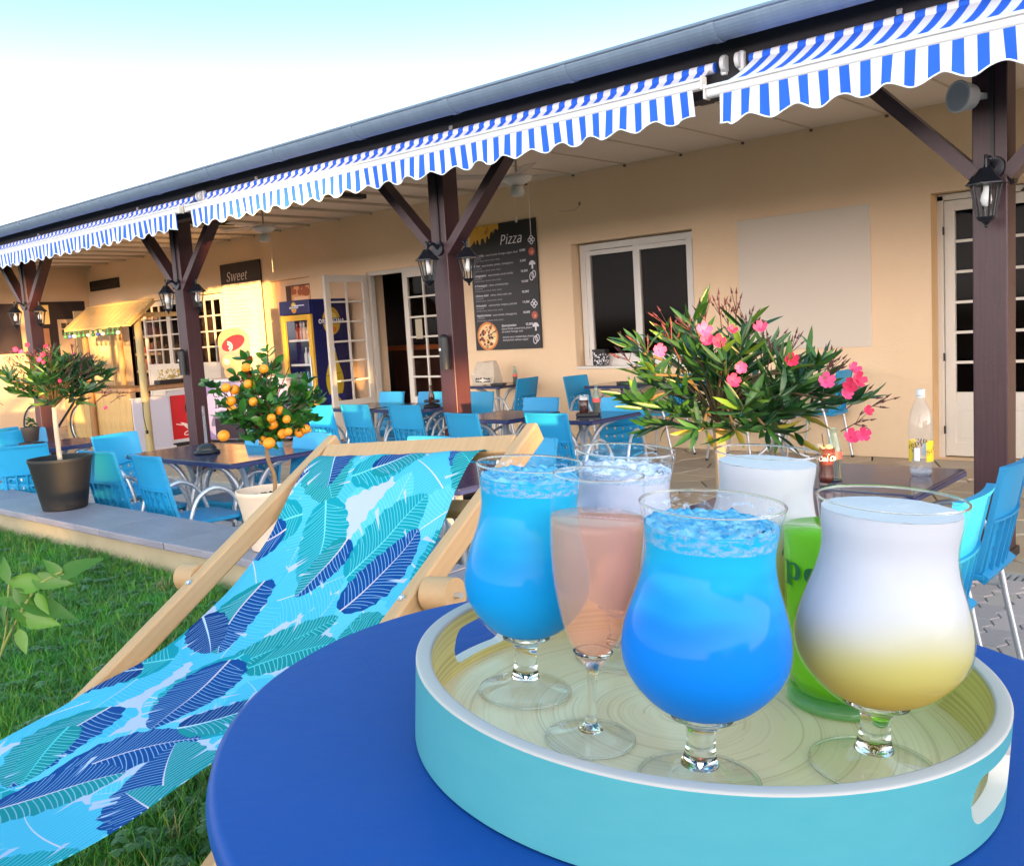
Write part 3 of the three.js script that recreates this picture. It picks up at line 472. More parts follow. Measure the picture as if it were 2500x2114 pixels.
{
  const tex = canvas(512, 704, (x, w, h) => {
    x.fillStyle = '#f5e8cc'; x.fillRect(0, 0, w, h); x.fillStyle = '#2a1512'; x.fillRect(0, 0, w, 150); hand(x, 'Sweet', 70, 130, 96, '#e8d8d0');  // dark board; pale lower field and faint lines are sun glare painted in
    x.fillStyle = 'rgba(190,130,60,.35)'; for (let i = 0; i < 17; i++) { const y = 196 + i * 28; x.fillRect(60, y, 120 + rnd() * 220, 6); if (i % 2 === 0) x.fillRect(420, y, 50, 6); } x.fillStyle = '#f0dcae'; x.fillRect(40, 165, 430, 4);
  });
  const s = thing('menu_board', 'menu board reading Sweet on the far wall, sun glare painted into its print', 'menu board', [-13.215, 1.16, ZW + 0.02]);
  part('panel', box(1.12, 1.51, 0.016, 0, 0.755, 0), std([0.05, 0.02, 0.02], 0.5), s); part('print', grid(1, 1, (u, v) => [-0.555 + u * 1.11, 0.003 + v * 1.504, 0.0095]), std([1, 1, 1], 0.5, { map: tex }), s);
  const p = thing('poster', 'small orange picture in the niche above the drinks fridge', 'poster', [-11.94, 1.86, ZW - 0.13]); part('frame', rbox(0.62, 0.36, 0.016, 0.003, 0, 0.18, 0), std([0.08, 0.03, 0.02], 0.5), p);
  part('print', grid(1, 1, (u, v) => [-0.29 + u * 0.58, 0.02 + v * 0.32, 0.0095]), std([1, 1, 1], 0.5, { map: canvas(128, 80, (x) => { x.fillStyle = '#e8a56a'; x.fillRect(0, 0, 128, 80); x.fillStyle = '#b0562c'; for (let i = 0; i < 9; i++) { x.beginPath(); x.arc(20 + rnd() * 100, rnd() * 26, 8 + rnd() * 10, 0, 7); x.fill(); } x.fillStyle = '#3a1712'; x.fillRect(0, 0, 26, 80); x.fillStyle = '#f5c9a0'; x.fillRect(40, 40, 80, 30); }) }), p);
}
{
  // boards on the end wall
  const bw = (n, label, y0, y1, z0, z1, m) => { const b = thing(n, label, 'notice board', [-18.54, y0, (z0 + z1) / 2]); part('panel', rbox(0.02, y1 - y0, z1 - z0, 0.004, 0.011, (y1 - y0) / 2, 0), m, b); return b; };
  const a = bw('notice_board', 'wide black notice board with a yellow sheet on the end wall', 1.1, 2.39, -8.6, -7.45, std([0.02, 0.012, 0.018], 0.6));
  const sh = (y, z, w, h, c) => part('sheet', box(0.004, h, w, 0.024, y, z), std(c, 0.8), a); sh(1.05, 0.3, 0.34, 0.36, [0.75, 0.55, 0.25]); sh(0.62, 0.32, 0.32, 0.34, [0.42, 0.2, 0.1]); sh(0.38, 0.28, 0.2, 0.13, [0.7, 0.5, 0.38]); sh(0.55, -0.26, 0.5, 0.8, [0.5, 0.36, 0.26]);
  for (let i = 0; i < 4; i++) part('photo', box(0.004, 0.1, 0.09, 0.028, 0.83 - 0.13 * Math.floor(i / 2), -0.12 - 0.12 * (i % 2)), std([0.05, 0.04, 0.03], 0.5), a);
  bw('notice_board', 'plain dark board on the end wall, left of the farthest post', 1.45, 2.37, -7.35, -6.4, std([0.035, 0.025, 0.035], 0.55));
}
// ---------- drinks fridge ----------
{
  const f = thing('drinks_fridge', 'blue and yellow drinks fridge with glass door beside the open doorway', 'fridge', [-10.86, 0, -8.29]);
  const navy = std([0.010, 0.018, 0.16], 0.35), yel = std([0.75, 0.42, 0.03], 0.4), W = 0.68, D = 0.62;
  part('cabinet', mg(box(0.03, 1.93, D, -W / 2 + 0.015, 0.965, 0), box(0.03, 1.93, D, W / 2 - 0.015, 0.965, 0), box(W - 0.06, 1.93, 0.03, 0, 0.965, -D / 2 + 0.015), box(W - 0.06, 0.03, D - 0.03, 0, 1.915, 0.015), box(W - 0.06, 0.3, D - 0.03, 0, 0.15, 0.015)), navy, f);
  const logo = (x, cx, cy, r, fs) => { x.fillStyle = '#d9b43a'; x.beginPath(); x.ellipse(cx, cy, r, r * 1.25, 0, 0, 7); x.fill(); x.fillStyle = '#f0dc7a'; x.beginPath(); x.ellipse(cx, cy - r * 0.3, r * 0.6, r * 0.5, 0, 0, 7); x.fill(); x.fillStyle = '#e07a1f'; x.beginPath(); x.ellipse(cx, cy + r * 0.75, r * 0.5, r * 0.28, 0, 0, 7); x.fill(); x.fillStyle = '#131c5c'; x.fillRect(cx - r * 1.4, cy - fs * 0.45, r * 2.8, fs * 0.9); x.fillStyle = '#fff'; x.font = `bold ${fs}px sans-serif`; x.textAlign = 'center'; x.fillText('ORANGINA', cx, cy + fs * 0.36); x.textAlign = 'left'; };
  part('header', rbox(W, 0.19, 0.05, 0.01, 0, 1.835, D / 2 + 0.024), navy, f);
  part('header_print', grid(1, 1, (u, v) => [-0.33 + u * 0.66, 1.75 + v * 0.175, D / 2 + 0.0505]), std([1, 1, 1], 0.4, { map: canvas(256, 68, (x) => { x.fillStyle = '#11195a'; x.fillRect(0, 0, 256, 68); logo(x, 128, 36, 24, 15); x.fillStyle = '#dfe3ff'; x.fillRect(136, 24, 84, 5); }) }), f);
  const side = canvas(320, 1024, (x, w, h) => {
    x.fillStyle = '#10185a'; x.fillRect(0, 0, w, h); logo(x, 160, 150, 84, 46);
    x.fillStyle = '#d8c02c'; x.beginPath(); x.moveTo(120, 380); x.lineTo(180, 380); x.bezierCurveTo(180, 460, 235, 520, 235, 600); x.bezierCurveTo(235, 660, 215, 680, 215, 700); x.lineTo(85, 700); x.bezierCurveTo(85, 680, 65, 660, 65, 600); x.bezierCurveTo(65, 520, 120, 460, 120, 380); x.fill(); x.fillStyle = '#b3d0f0'; x.fillRect(124, 352, 52, 26); x.strokeStyle = 'rgba(120,100,10,.5)'; x.lineWidth = 6; x.beginPath(); x.moveTo(70, 560); x.lineTo(230, 540); x.stroke();
    x.fillStyle = '#1a2a86'; x.fillRect(60, 702, 180, 180); logo(x, 150, 790, 56, 32); x.fillStyle = '#d8c02c'; x.fillRect(80, 890, 140, 120); x.fillStyle = '#dfe8ff'; x.fillRect(236, 860, 60, 6);
  });
  part('side_print', grid(1, 1, (u, v) => [W / 2 + 0.002, 0.02 + v * 1.88, D / 2 - 0.02 - u * (D - 0.04)]), std([1, 1, 1], 0.4, { map: side }), f);
  const z = D / 2 + 0.022;
  const d = part('door', mg(rbox(0.075, 1.62, 0.045, 0.008, -W / 2 + 0.038, 0.92, z), rbox(0.075, 1.62, 0.045, 0.008, W / 2 - 0.038, 0.92, z), box(W - 0.15, 0.075, 0.043, 0, 1.692, z), box(W - 0.15, 0.09, 0.043, 0, 0.155, z)), yel, f);
  part('pane', grid(1, 1, (u, v) => [-W / 2 + 0.07 + u * (W - 0.14), 0.2 + v * 1.46, z]), M.glass, d); part('door_handle', rbox(0.02, 0.4, 0.03, 0.006, W / 2 - 0.04, 0.95, z + 0.036), M.steel, d);
  const cols = [[0.35, 0.05, 0.02], [0.6, 0.25, 0.02], [0.05, 0.25, 0.08], [0.1, 0.4, 0.6], [0.55, 0.05, 0.1], [0.5, 0.5, 0.52]].map(c => std(c, 0.25));
  const bott = lathe([[0, 0], [0.03, 0], [0.031, 0.01], [0.031, 0.12], [0.026, 0.15], [0.012, 0.185], [0.011, 0.215], [0.013, 0.22], [0.013, 0.235], [0, 0.235]], 14);
  for (let k = 0; k < 4; k++) {
    const y = 0.36 + k * 0.34; part('shelf', mg(box(W - 0.08, 0.012, D - 0.12, 0, y, 0.02), box(W - 0.08, 0.03, 0.006, 0, y, D / 2 - 0.04)), M.white, f);
    for (let i = 0; i < 7; i++) { if ((k === 2 && i < 3) || rnd() < 0.12) continue; const b = part('bottle', bott, cols[(k * 2 + Math.floor(i / 3)) % 6], f); b.position.set(-0.25 + i * 0.083, y + 0.007, D / 2 - 0.1); }
  }
  part('inner_back', box(W - 0.08, 1.6, 0.01, 0, 1.0, -D / 2 + 0.045), std([0.35, 0.42, 0.40], 0.5), f);
}
// ---------- wooden stall ----------
{
  const s = thing('wooden_stall', 'rustic wooden bar stall with plank roof, log posts and a white side panel', 'stall', [-12.29, 0, -6.17]);
  for (let i = 0; i < 13; i++) { const w = 0.155; const p = part('front_board', rbox(w - 0.006, 0.80, 0.025, 0.003), M.rough, s); p.position.set(-0.09 - i * w, 0.41, -0.03 + rr(-0.003, 0.003)); p.rotation.z = rr(-0.006, 0.006); }
  part('side_panel', rbox(0.02, 0.72, 0.54, 0.004, 0.0, 0.36, -0.30), std([0.55, 0.55, 0.66], 0.4), s); part('side_trim', rbox(0.03, 0.02, 0.58, 0.004, 0.006, 0.73, -0.30), M.white, s); part('skirting', rbox(0.05, 0.03, 0.6, 0.004, 0.012, 0.015, -0.30), M.white, s);
  part('counter_top', mg(rbox(2.25, 0.06, 0.5, 0.02, -1.0, 0.855, -0.20), rbox(0.5, 0.06, 1.3, 0.02, -0.12, 0.855, -0.95)), std([0.30, 0.17, 0.085], 0.4), s);
  const log = (x, z, y0, y1, r) => { const g = displace(new THREE.CylinderGeometry(r * 0.94, r, y1 - y0, 16, 24), 0.006, 7); return g.translate(x, (y0 + y1) / 2, z); };
  part('log_post', log(0.40, -0.02, 0, 1.88, 0.052), std([0.40, 0.32, 0.16], 0.8, { bumpMap: fineBump, bumpScale: 0.003 }), s); part('log_post', log(-1.04, 0.03, 0, 1.72, 0.045), std([0.3, 0.15, 0.06], 0.8), s); part('log_post', log(-1.9, -0.9, 0, 1.95, 0.045), M.rough, s);
  const a = Math.atan2(0.29, 0.36), ln = 0.50;
  for (let i = 0; i < 12; i++) { const w = 0.155, x = 0.60 - i * w; const p = part('roof_plank', rbox(w - 0.004, 0.018, ln, 0.003), M.rough, s); p.position.set(x, 1.885 + rr(-0.003, 0.003), 0.05); p.rotation.x = a; }
  part('roof_beam', mg(beam(V(0.66, 1.72, 0.22), V(-1.2, 1.72, 0.22), 0.03, 0.05), beam(V(0.62, 2.0, -0.13), V(-1.2, 2.0, -0.13), 0.06, 0.06), beam(V(0.64, 1.72, 0.23), V(0.64, 2.02, -0.15), 0.02, 0.07), beam(V(0.40, 1.84, 0.02), V(0.40, 1.84, -0.9), 0.05, 0.06)), M.rough, s);
  const l = thing('string_lights', 'string of coloured bulbs on a green wire along the stall roof', 'string lights', [-12.29, 0, -6.17]);
  const pt = []; for (let i = 0; i <= 16; i++) { const x = 0.5 - i * 0.108; pt.push([x, 1.70 - 0.025 * Math.abs(Math.sin(i * 1.1)), 0.255]); } part('wire', tube(pt, 0.007, 60, 6), std([0.02, 0.10, 0.04], 0.6), l);
  const bc = [[0.7, 0.65, 0.6], [0.05, 0.2, 0.08], [0.05, 0.2, 0.08], [0.7, 0.65, 0.6], [0.05, 0.1, 0.4], [0.05, 0.2, 0.08]];
  for (let i = 0; i < 12; i++) { const x = 0.42 - i * 0.14; const b = part('bulb', mg(sphere(0.028, 0, -0.06, 0, 12, 8)), std(bc[i % 6], 0.3), l); b.position.set(x, 1.685, 0.262); part('socket', cyl(0.014, 0.016, 0.045, 0, -0.022, 0, 8), std([0.02, 0.10, 0.04], 0.6), b); }
  const c = thing('cable', 'thin black cable with plug hanging down the log post of the stall', 'cable', [-11.85, 0, -6.13]); part('wire', tube([[0, 0.7, 0.0], [0.02, 0.55, 0.02], [0.04, 0.42, 0.02], [0.07, 0.33, 0.02]], 0.006, 18, 6), M.black, c); part('plug', rbox(0.03, 0.05, 0.03, 0.008, 0.07, 0.31, 0.02), M.black, c);
  const pl = thing('flower_box', 'low planter of small pale yellow flowers on the stall counter', 'planter', [-12.5, 0.885, -7.0]);
  part('tray', rbox(0.16, 0.06, 0.6, 0.01, 0, 0.03, 0), M.black, pl); const fl = []; for (let i = 0; i < 120; i++) fl.push(new THREE.TetrahedronGeometry(rr(0.012, 0.026)).translate(rr(-0.07, 0.07), rr(0.06, 0.2), rr(-0.28, 0.28))); part('blossom', mg(fl), std([0.6, 0.46, 0.12], 0.7), pl).userData = { kind: 'stuff' };
  const fz = thing('red_freezer', 'red fronted freezer cabinet with a black and white cow print', 'freezer', [-12.33, 0, -7.3]);
  part('body', rbox(0.05, 0.74, 1.1, 0.008, -0.03, 0.42, 0), M.white, fz); part('plinth', box(0.04, 0.05, 1.08, -0.03, 0.025, 0), M.black, fz);
  part('print', grid(1, 1, (u, v) => [-0.0035, 0.1 + v * 0.62, 0.52 - u * 1.04]), std([1, 1, 1], 0.4, { map: canvas(512, 306, (x) => { x.fillStyle = '#c4141c'; x.fillRect(0, 0, 512, 306); x.fillStyle = '#0c0a0c'; x.beginPath(); x.ellipse(270, 130, 170, 105, 0.35, 0, 7); x.fill(); x.fillStyle = '#f0dcd0'; const blob = (pts) => { x.beginPath(); x.moveTo(...pts[0]); for (let i = 1; i < pts.length; i++) { const q = pts[i], n = pts[(i + 1) % pts.length]; x.quadraticCurveTo(q[0], q[1], (q[0] + n[0]) / 2, (q[1] + n[1]) / 2); } x.fill(); }; blob([[150, 40], [200, 30], [260, 50], [300, 90], [240, 110], [200, 90], [160, 80]]); blob([[60, 190], [110, 200], [160, 240], [240, 250], [300, 290], [220, 296], [150, 280], [100, 230]]); blob([[330, 150], [380, 140], [400, 190], [350, 200]]); x.strokeStyle = '#f0dcd0'; x.lineWidth = 7; x.beginPath(); x.ellipse(110, 270, 26, 12, -0.3, 0, 7); x.stroke(); x.beginPath(); x.moveTo(30, 200); x.lineTo(80, 210); x.moveTo(150, 300); x.lineTo(210, 270); x.stroke(); }) }), fz);
  // ice cream chest freezer with a round print
  const ic = thing('ice_cream_freezer', 'lilac ice cream chest freezer with a large round dark print', 'freezer', [-11.55, 0, -7.45], 0.36);
  part('body', rbox(1.42, 0.82, 0.6, 0.03, 0, 0.45, -0.32), std([0.42, 0.34, 0.50], 0.4), ic); part('lid', rbox(1.44, 0.05, 0.62, 0.015, 0, 0.885, -0.32), M.white, ic); part('plinth', box(1.3, 0.05, 0.5, 0, 0.022, -0.32), M.black, ic);
  part('print', grid(1, 1, (u, v) => [-0.69 + u * 1.38, 0.06 + v * 0.77, -0.0185]), std([1, 1, 1], 0.4, { map: canvas(512, 288, (x) => { x.fillStyle = '#a98fc0'; x.fillRect(0, 0, 512, 288); x.fillStyle = '#e9cfe4'; x.beginPath(); x.arc(130, 150, 140, 0, 7); x.fill(); x.fillStyle = '#2b2030'; x.font = '52px serif'; x.fillText('CARTE', 60, 66); x.font = '64px serif'; x.fillText("D'OR", 64, 124); x.fillStyle = '#b3162c'; x.beginPath(); x.ellipse(228, 104, 18, 24, 0.4, 0, 7); x.fill(); x.fillStyle = '#8f8298'; x.beginPath(); x.arc(120, 220, 84, Math.PI, 0); x.fill(); x.fillStyle = '#3a2c38'; x.fillRect(60, 180, 190, 108); }) }), ic);
  const cs = thing('ice_cream_sign', 'round-topped ice cream sign with a red heart swirl behind the orange tree', 'sign', [-12.12, 0.91, -7.75], 0.5);
  const sh = new THREE.Shape(); sh.moveTo(-0.24, 0); sh.lineTo(0.24, 0); sh.lineTo(0.24, 0.52); sh.quadraticCurveTo(0.22, 0.7, 0, 0.7); sh.quadraticCurveTo(-0.22, 0.7, -0.24, 0.52); sh.closePath();
  part('panel', new THREE.ExtrudeGeometry(sh, { depth: 0.02, bevelEnabled: true, bevelSize: 0.004, bevelThickness: 0.004, bevelSegments: 1 }), std([0.30, 0.25, 0.22], 0.5), cs);
  const face = new THREE.ShapeGeometry(sh, 16); { const p = face.attributes.position, u = face.attributes.uv; for (let i = 0; i < p.count; i++) u.setXY(i, (p.getX(i) + 0.24) / 0.48, p.getY(i) / 0.7); }
  part('print', face.translate(0, 0, 0.0265), std([1, 1, 1], 0.5, { map: canvas(256, 372, (x) => { x.fillStyle = '#8d7d74'; x.fillRect(0, 0, 256, 372); x.fillStyle = '#c99a66'; x.beginPath(); x.ellipse(90, 60, 120, 60, -0.3, 0, 7); x.fill(); x.fillStyle = '#c41226'; x.beginPath(); x.ellipse(128, 110, 104, 56, -0.35, 0, 7); x.fill(); x.strokeStyle = '#f5dfd8'; x.lineWidth = 9; for (const r of [18, 36]) { x.beginPath(); x.arc(80, 136, r, -1.6, 1.2); x.stroke(); } x.fillStyle = '#f0b776'; for (const [a, b, r] of [[80, 260, 62], [130, 300, 66], [90, 330, 60]]) { x.beginPath(); x.arc(a, b, r, 0, 7); x.fill(); } x.fillStyle = '#f7dcc0'; x.beginPath(); x.arc(60, 250, 26, 0, 7); x.fill(); }) }), cs);
}
// ---------- bicycle by the stall ----------
{
  const b = thing('bicycle', 'dark bicycle parked behind the timber post at the far end', 'bicycle', [-14.3, 0, -6.1], 0.25);
  const wheel = (x) => { const w = part('wheel', new THREE.TorusGeometry(0.32, 0.018, 8, 40).translate(x, 0.34, 0), M.black, b); part('rim', new THREE.TorusGeometry(0.295, 0.009, 6, 40).translate(x, 0.34, 0), M.steel, w); const sp = []; for (let i = 0; i < 18; i++) { const a = i / 18 * Math.PI * 2; sp.push(rod(V(x, 0.34, 0), V(x + 0.29 * Math.cos(a), 0.34 + 0.29 * Math.sin(a), 0), 0.0018, 0.0018, 4)); } part('spokes', mg(sp), M.steel, w); };
  wheel(-0.52); wheel(0.52);
  part('frame', mg(rod(V(-0.52, 0.34, 0.03), V(-0.1, 0.3, 0), 0.012), rod(V(-0.1, 0.3, 0), V(-0.24, 0.82, 0), 0.015), rod(V(-0.52, 0.34, 0.02), V(-0.22, 0.76, 0), 0.01), rod(V(-0.1, 0.3, 0), V(0.36, 0.72, 0), 0.018), rod(V(-0.22, 0.72, 0), V(0.34, 0.8, 0), 0.016), rod(V(0.33, 0.9, 0), V(0.52, 0.34, 0), 0.014)), M.blackMetal, b);
  part('saddle', rbox(0.24, 0.06, 0.14, 0.025, -0.26, 0.86, 0), M.black, b); part('handlebar', tube([[0.28, 0.95, -0.28], [0.38, 0.97, -0.15], [0.34, 0.93, 0], [0.38, 0.97, 0.15], [0.28, 0.95, 0.28]], 0.012, 24, 8), M.blackMetal, b); part('chain_guard', rbox(0.42, 0.05, 0.02, 0.01, -0.3, 0.31, 0.05), M.black, b); part('pedal', rbox(0.1, 0.02, 0.08, 0.006, -0.02, 0.2, 0.12), M.black, b);
}
// ---------- tables ----------
const tableG = 'square dark tables on the terrace';
const table0 = (() => {
  const t = thing('square_table', '', 'table', [0, 0, 0], 0, tableG);
  part('table_top', rbox(0.595, 0.03, 0.595, 0.006, 0, 0.725, 0), M.top, t); part('edge_band', mg(box(0.597, 0.016, 0.004, 0, 0.722, 0.2985), box(0.597, 0.016, 0.004, 0, 0.722, -0.2985), box(0.004, 0.016, 0.589, 0.2985, 0.722, 0), box(0.004, 0.016, 0.589, -0.2985, 0.722, 0)), M.topEdge, t);
  for (let i = 0; i < 4; i++) {
    const a = Math.PI / 4 + i * Math.PI / 2, q = (r, y) => [r * Math.cos(a), y, r * Math.sin(a)];
    const g = tube([q(0.30, 0.012), q(0.22, 0.045), q(0.10, 0.13), q(0.048, 0.28), q(0.042, 0.42), q(0.07, 0.56), q(0.14, 0.66), q(0.24, 0.702)], 0.017, 28, 8); part('leg', g, M.castAlu, t);
  }
  part('crossbar', mg(cyl(0.024, 0.024, 0.06, 0, 0.34, 0, 12), box(0.44, 0.012, 0.05, 0, 0.705, 0, 0, Math.PI / 4), box(0.44, 0.011, 0.05, 0, 0.7048, 0, 0, -Math.PI / 4)), M.castAlu, t);
  return t;
})();
let tableUsed = false;
function putTable(x, z, label, turn = 0) { if (!tableUsed) { tableUsed = true; table0.position.set(x, 0, z); table0.rotation.y = turn; table0.userData.label = label; return table0; } return copy(table0, label, [x, 0, z], turn); }
putTable(-5.47, -3.135, 'dark table at the left of the pair behind the garden wall, glinting with warm light');
putTable(-4.88, -3.135, 'dark table joined to the pair behind the garden wall, next to the orange tree');
putTable(-7.16, -3.00, 'dark table behind the tall potted oleander, with a small potted herb on it');
putTable(-6.85, -5.78, 'dark table before the open doorway, at the fridge end of its pair'); putTable(-6.20, -5.78, 'dark table before the open doorway, at the post end of its pair');
putTable(-4.74, -5.30, 'navy table to the right of the middle post, with nothing on it'); putTable(-4.05, -5.36, 'dark table with a cola glass on a black tray, near the middle post');
putTable(-7.40, -8.18, 'dark table against the wall below the pizza board, holding a paper bag'); putTable(-5.62, -8.18, 'dark table against the wall below the window');
putTable(-3.95, -8.22, 'dark table against the wall below the blank grey panel'); putTable(-1.385, -3.60, 'dark table carrying the clear plastic bottle'); putTable(-1.40, -2.98, 'dark table nearest the round blue table, behind the tray of drinks'); putTable(-3.05, -3.06, 'dark table just behind the deck chair');
// ---------- chairs ----------
const chairG = 'bright blue plastic armchairs with metal tube frames';
function makeChair(mat) {
  const t = new THREE.Group();
  const hw = (v) => 0.178 - 0.012 * v;                                      // half width from the seat (v = 0) to the top (v = 1)
  const bend = (x, y) => { const v = (y - 0.44) / 0.39; return -0.185 - 0.085 * v + 0.75 * x * x; };
  const B = (g) => { const p = g.attributes.position; for (let i = 0; i < p.count; i++) p.setZ(i, p.getZ(i) + bend(p.getX(i), p.getY(i))); g.computeVertexNormals(); return g; };
  const up = B(sheet(10, 6, 0.011, (u, v) => { const y = 0.645 + v * 0.178, w = hw((y - 0.44) / 0.39); return [(u * 2 - 1) * w, y + 0.006 * (1 - (u * 2 - 1) ** 2) * v, 0.006]; }));
  const b = part('backrest', toCreasedNormals(up, 0.6), mat, t);
  // lower half with punched holes
  const s = new THREE.Shape(), n = 8; for (let i = 0; i <= n; i++) { const x = -hw(0) + 2 * hw(0) * i / n; i ? s.lineTo(x, 0.445) : s.moveTo(x, 0.445); } for (let i = n; i >= 0; i--) s.lineTo(-hw(0.53) + 2 * hw(0.53) * i / n, 0.645); s.closePath();
  for (let r = 0; r < 3; r++) for (let c = 0; c < 5; c++) { const h = new THREE.Path(); h.absarc((c - 2) * 0.062, 0.49 + r * 0.058, 0.0095, 0, Math.PI * 2, true); s.holes.push(h); }
  part('back_lower', toCreasedNormals(B(norm(new THREE.ExtrudeGeometry(s, { depth: 0.009, bevelEnabled: false, curveSegments: 5 })).translate(0, 0, -0.005)), 0.6), mat, b);
  for (let c = 0; c < 6; c++) { const x = (c - 2.5) * 0.0615; part('rib', B(norm(new THREE.BoxGeometry(0.009, 0.19, 0.014, 1, 4, 1)).translate(x, 0.54, -0.011)), mat, b); }
  const strip = (y0, y1, z0, z1) => B(norm(new THREE.BoxGeometry(1, 1, 1, 10, 1, 1)).scale(1, y1 - y0, z1 - z0).translate(0, (y0 + y1) / 2, (z0 + z1) / 2).applyMatrix4(new THREE.Matrix4().makeScale(2 * hw(((y0 + y1) / 2 - 0.44) / 0.39) + 0.004, 1, 1)));
  part('back_lip', strip(0.819, 0.832, -0.018, 0.009), mat, b); part('back_ledge', strip(0.636, 0.646, -0.017, 0.004), mat, b);
  for (const sd of [-1, 1]) part('back_edge', B(norm(new THREE.BoxGeometry(0.01, 0.38, 0.018, 1, 6, 1)).translate(sd * 0.17, 0.635, -0.004)), mat, b);
  // seat with slots
  const q = new THREE.Shape(); q.moveTo(-0.185, -0.19); q.lineTo(0.185, -0.19); q.lineTo(0.195, 0.14); q.quadraticCurveTo(0.19, 0.2, 0.12, 0.205); q.lineTo(-0.12, 0.205); q.quadraticCurveTo(-0.19, 0.2, -0.195, 0.14); q.closePath();
  for (let r = 0; r < 4; r++) for (let c = 0; c < 5; c++) { const h = new THREE.Path(), x = (c - 2) * 0.06, y = -0.11 + r * 0.065; h.moveTo(x - 0.014, y - 0.005); h.lineTo(x - 0.014, y + 0.005); h.lineTo(x + 0.014, y + 0.005); h.lineTo(x + 0.014, y - 0.005); h.closePath(); q.holes.push(h); }
  part('seat', mg(norm(new THREE.ExtrudeGeometry(q, { depth: 0.014, bevelEnabled: true, bevelSize: 0.004, bevelThickness: 0.003, bevelSegments: 1, curveSegments: 6 })).rotateX(Math.PI / 2).translate(0, 0.452, 0).scale(1, 1, 1), box(0.33, 0.05, 0.012, 0, 0.43, 0.19, 0.2), box(0.36, 0.03, 0.03, 0, 0.44, -0.19, -0.6)), mat, t);
  for (const sd of [-1, 1]) { const x = sd * 0.205; part('arm_frame', tube([[x, 0.012, 0.235], [x, 0.25, 0.215], [x, 0.48, 0.18], [x, 0.585, 0.12], [x, 0.625, 0.03], [x, 0.59, -0.065], [x, 0.48, -0.125], [x, 0.25, -0.175], [x, 0.012, -0.225]], 0.0115, 44, 8), M.castAlu, t); part('foot', mg(cyl(0.014, 0.015, 0.02, x, 0.0105, 0.236, 10), cyl(0.014, 0.015, 0.02, x, 0.0105, -0.226, 10)), M.black, t); }
  part('seat_bar', mg(rod(V(-0.205, 0.42, 0.13), V(0.205, 0.42, 0.13), 0.009), rod(V(-0.205, 0.42, -0.13), V(0.205, 0.42, -0.13), 0.009)), M.castAlu, t);
  return t;
}
const chairTones = [[0.010, 0.27, 0.55], [0.014, 0.30, 0.58], [0.010, 0.24, 0.50], [0.020, 0.28, 0.52]].map(c => { const m = M.chair.clone(); m.color.setRGB(...c); return m; });
const chair0 = makeChair(M.chair);
function putChair(x, z, turn, label) { const tone = chairTones[Math.floor(rnd() * 4)], o = chair0.clone(); o.name = numbered('armchair'); o.position.set(x, 0, z); o.rotation.y = turn; o.userData = { label, category: 'chair', group: chairG }; o.traverse(m => { if (m.material === M.chair) m.material = tone; }); scene.add(o); return o; }
// turn: 0 faces +z (lawn), PI faces the wall, PI/2 faces +x, -PI/2 faces -x; x, z is where the top of the back stands
function chairAt(bx, bz, turn, label) { const k = 0.262; return putChair(bx + k * Math.sin(turn), bz + k * Math.cos(turn), turn, label); }
const PI = Math.PI;
chairAt(-4.82, -2.46, PI - 0.05, 'blue armchair with its back to the garden wall, nearest the orange tree');
chairAt(-5.38, -2.46, PI + 0.1, 'blue armchair half hidden behind the black plant pot, back to the garden wall');
chairAt(-6.33, -3.04, PI / 2 + 0.15, 'blue armchair at the head of the paired tables, below the white stall panel');
chairAt(-6.36, -2.42, -PI / 2 - 0.45, 'blue armchair seen from behind beside the black plant pot, cut by the picture edge');
chairAt(-7.72, -2.98, PI / 2, 'blue armchair behind the small potted herb on the far table'); chairAt(-8.05, -2.95, PI / 2 + 0.5, 'blue armchair farthest out by the lawn, before the end wall');
chairAt(-4.70, -3.50, 0, 'blue armchair between the orange tree and the top of the deck chair'); chairAt(-5.20, -3.50, 0.1, 'sunlit armchair glowing pale behind the orange tree trunk');
chairAt(-6.57, -4.95, PI, 'blue armchair partly behind the orange tree, back to the lawn'); chairAt(-6.20, -5.04, PI, 'blue armchair with ribbed back, in front of the open door leaf'); chairAt(-5.60, -5.05, PI + 0.04, 'blue armchair with ribbed back, left of the middle post');
chairAt(-7.02, -6.22, 0, 'blue armchair in the dark doorway, behind the long dark table'); chairAt(-6.46, -6.22, 0, 'blue armchair behind the cutlery stand on the long dark table'); chairAt(-5.84, -6.21, 0.05, 'blue armchair right against the middle post, under the pizza board');
chairAt(-4.53, -4.60, PI - 0.12, 'blue armchair with its back to the deck chair, before the middle post'); chairAt(-3.86, -4.70, PI, 'armchair whose back shines yellow-green in a patch of sun');
chairAt(-4.71, -5.72, 0, 'blue armchair facing out behind the empty navy table'); chairAt(-3.98, -5.78, 0.2, 'blue armchair facing out behind the table with the cola glass');
chairAt(-6.70, -7.92, -PI / 2, 'teal shaded armchair by the wall below the pizza board, facing the paper bag'); chairAt(-6.22, -8.12, PI / 2 - 0.15, 'teal shaded armchair by the wall below the window, left side of its table'); chairAt(-4.86, -8.12, -PI / 2, 'teal shaded armchair by the wall, edge on beside the oleander leaves');
chairAt(-3.36, -8.42, -PI / 2, 'teal shaded armchair against the wall behind the pink flowers'); chairAt(-4.62, -8.22, PI / 2, 'teal shaded armchair behind the oleander, facing the table under the grey panel');
chairAt(-0.79, -2.95, -PI / 2, 'blue armchair nearest the tray of drinks, half behind the yellow cocktail'); chairAt(-0.83, -3.60, -PI / 2, 'blue armchair in front of the post with the loudspeaker');
chairAt(-3.10, -3.66, 0, 'blue armchair behind the deck chair, facing out below the yellow-green one'); chairAt(-3.16, -2.50, PI, 'blue armchair directly behind the deck chair canvas');
chairAt(-3.70, -3.55, 0.1, 'blue armchair whose top just shows above the deck chair bar');
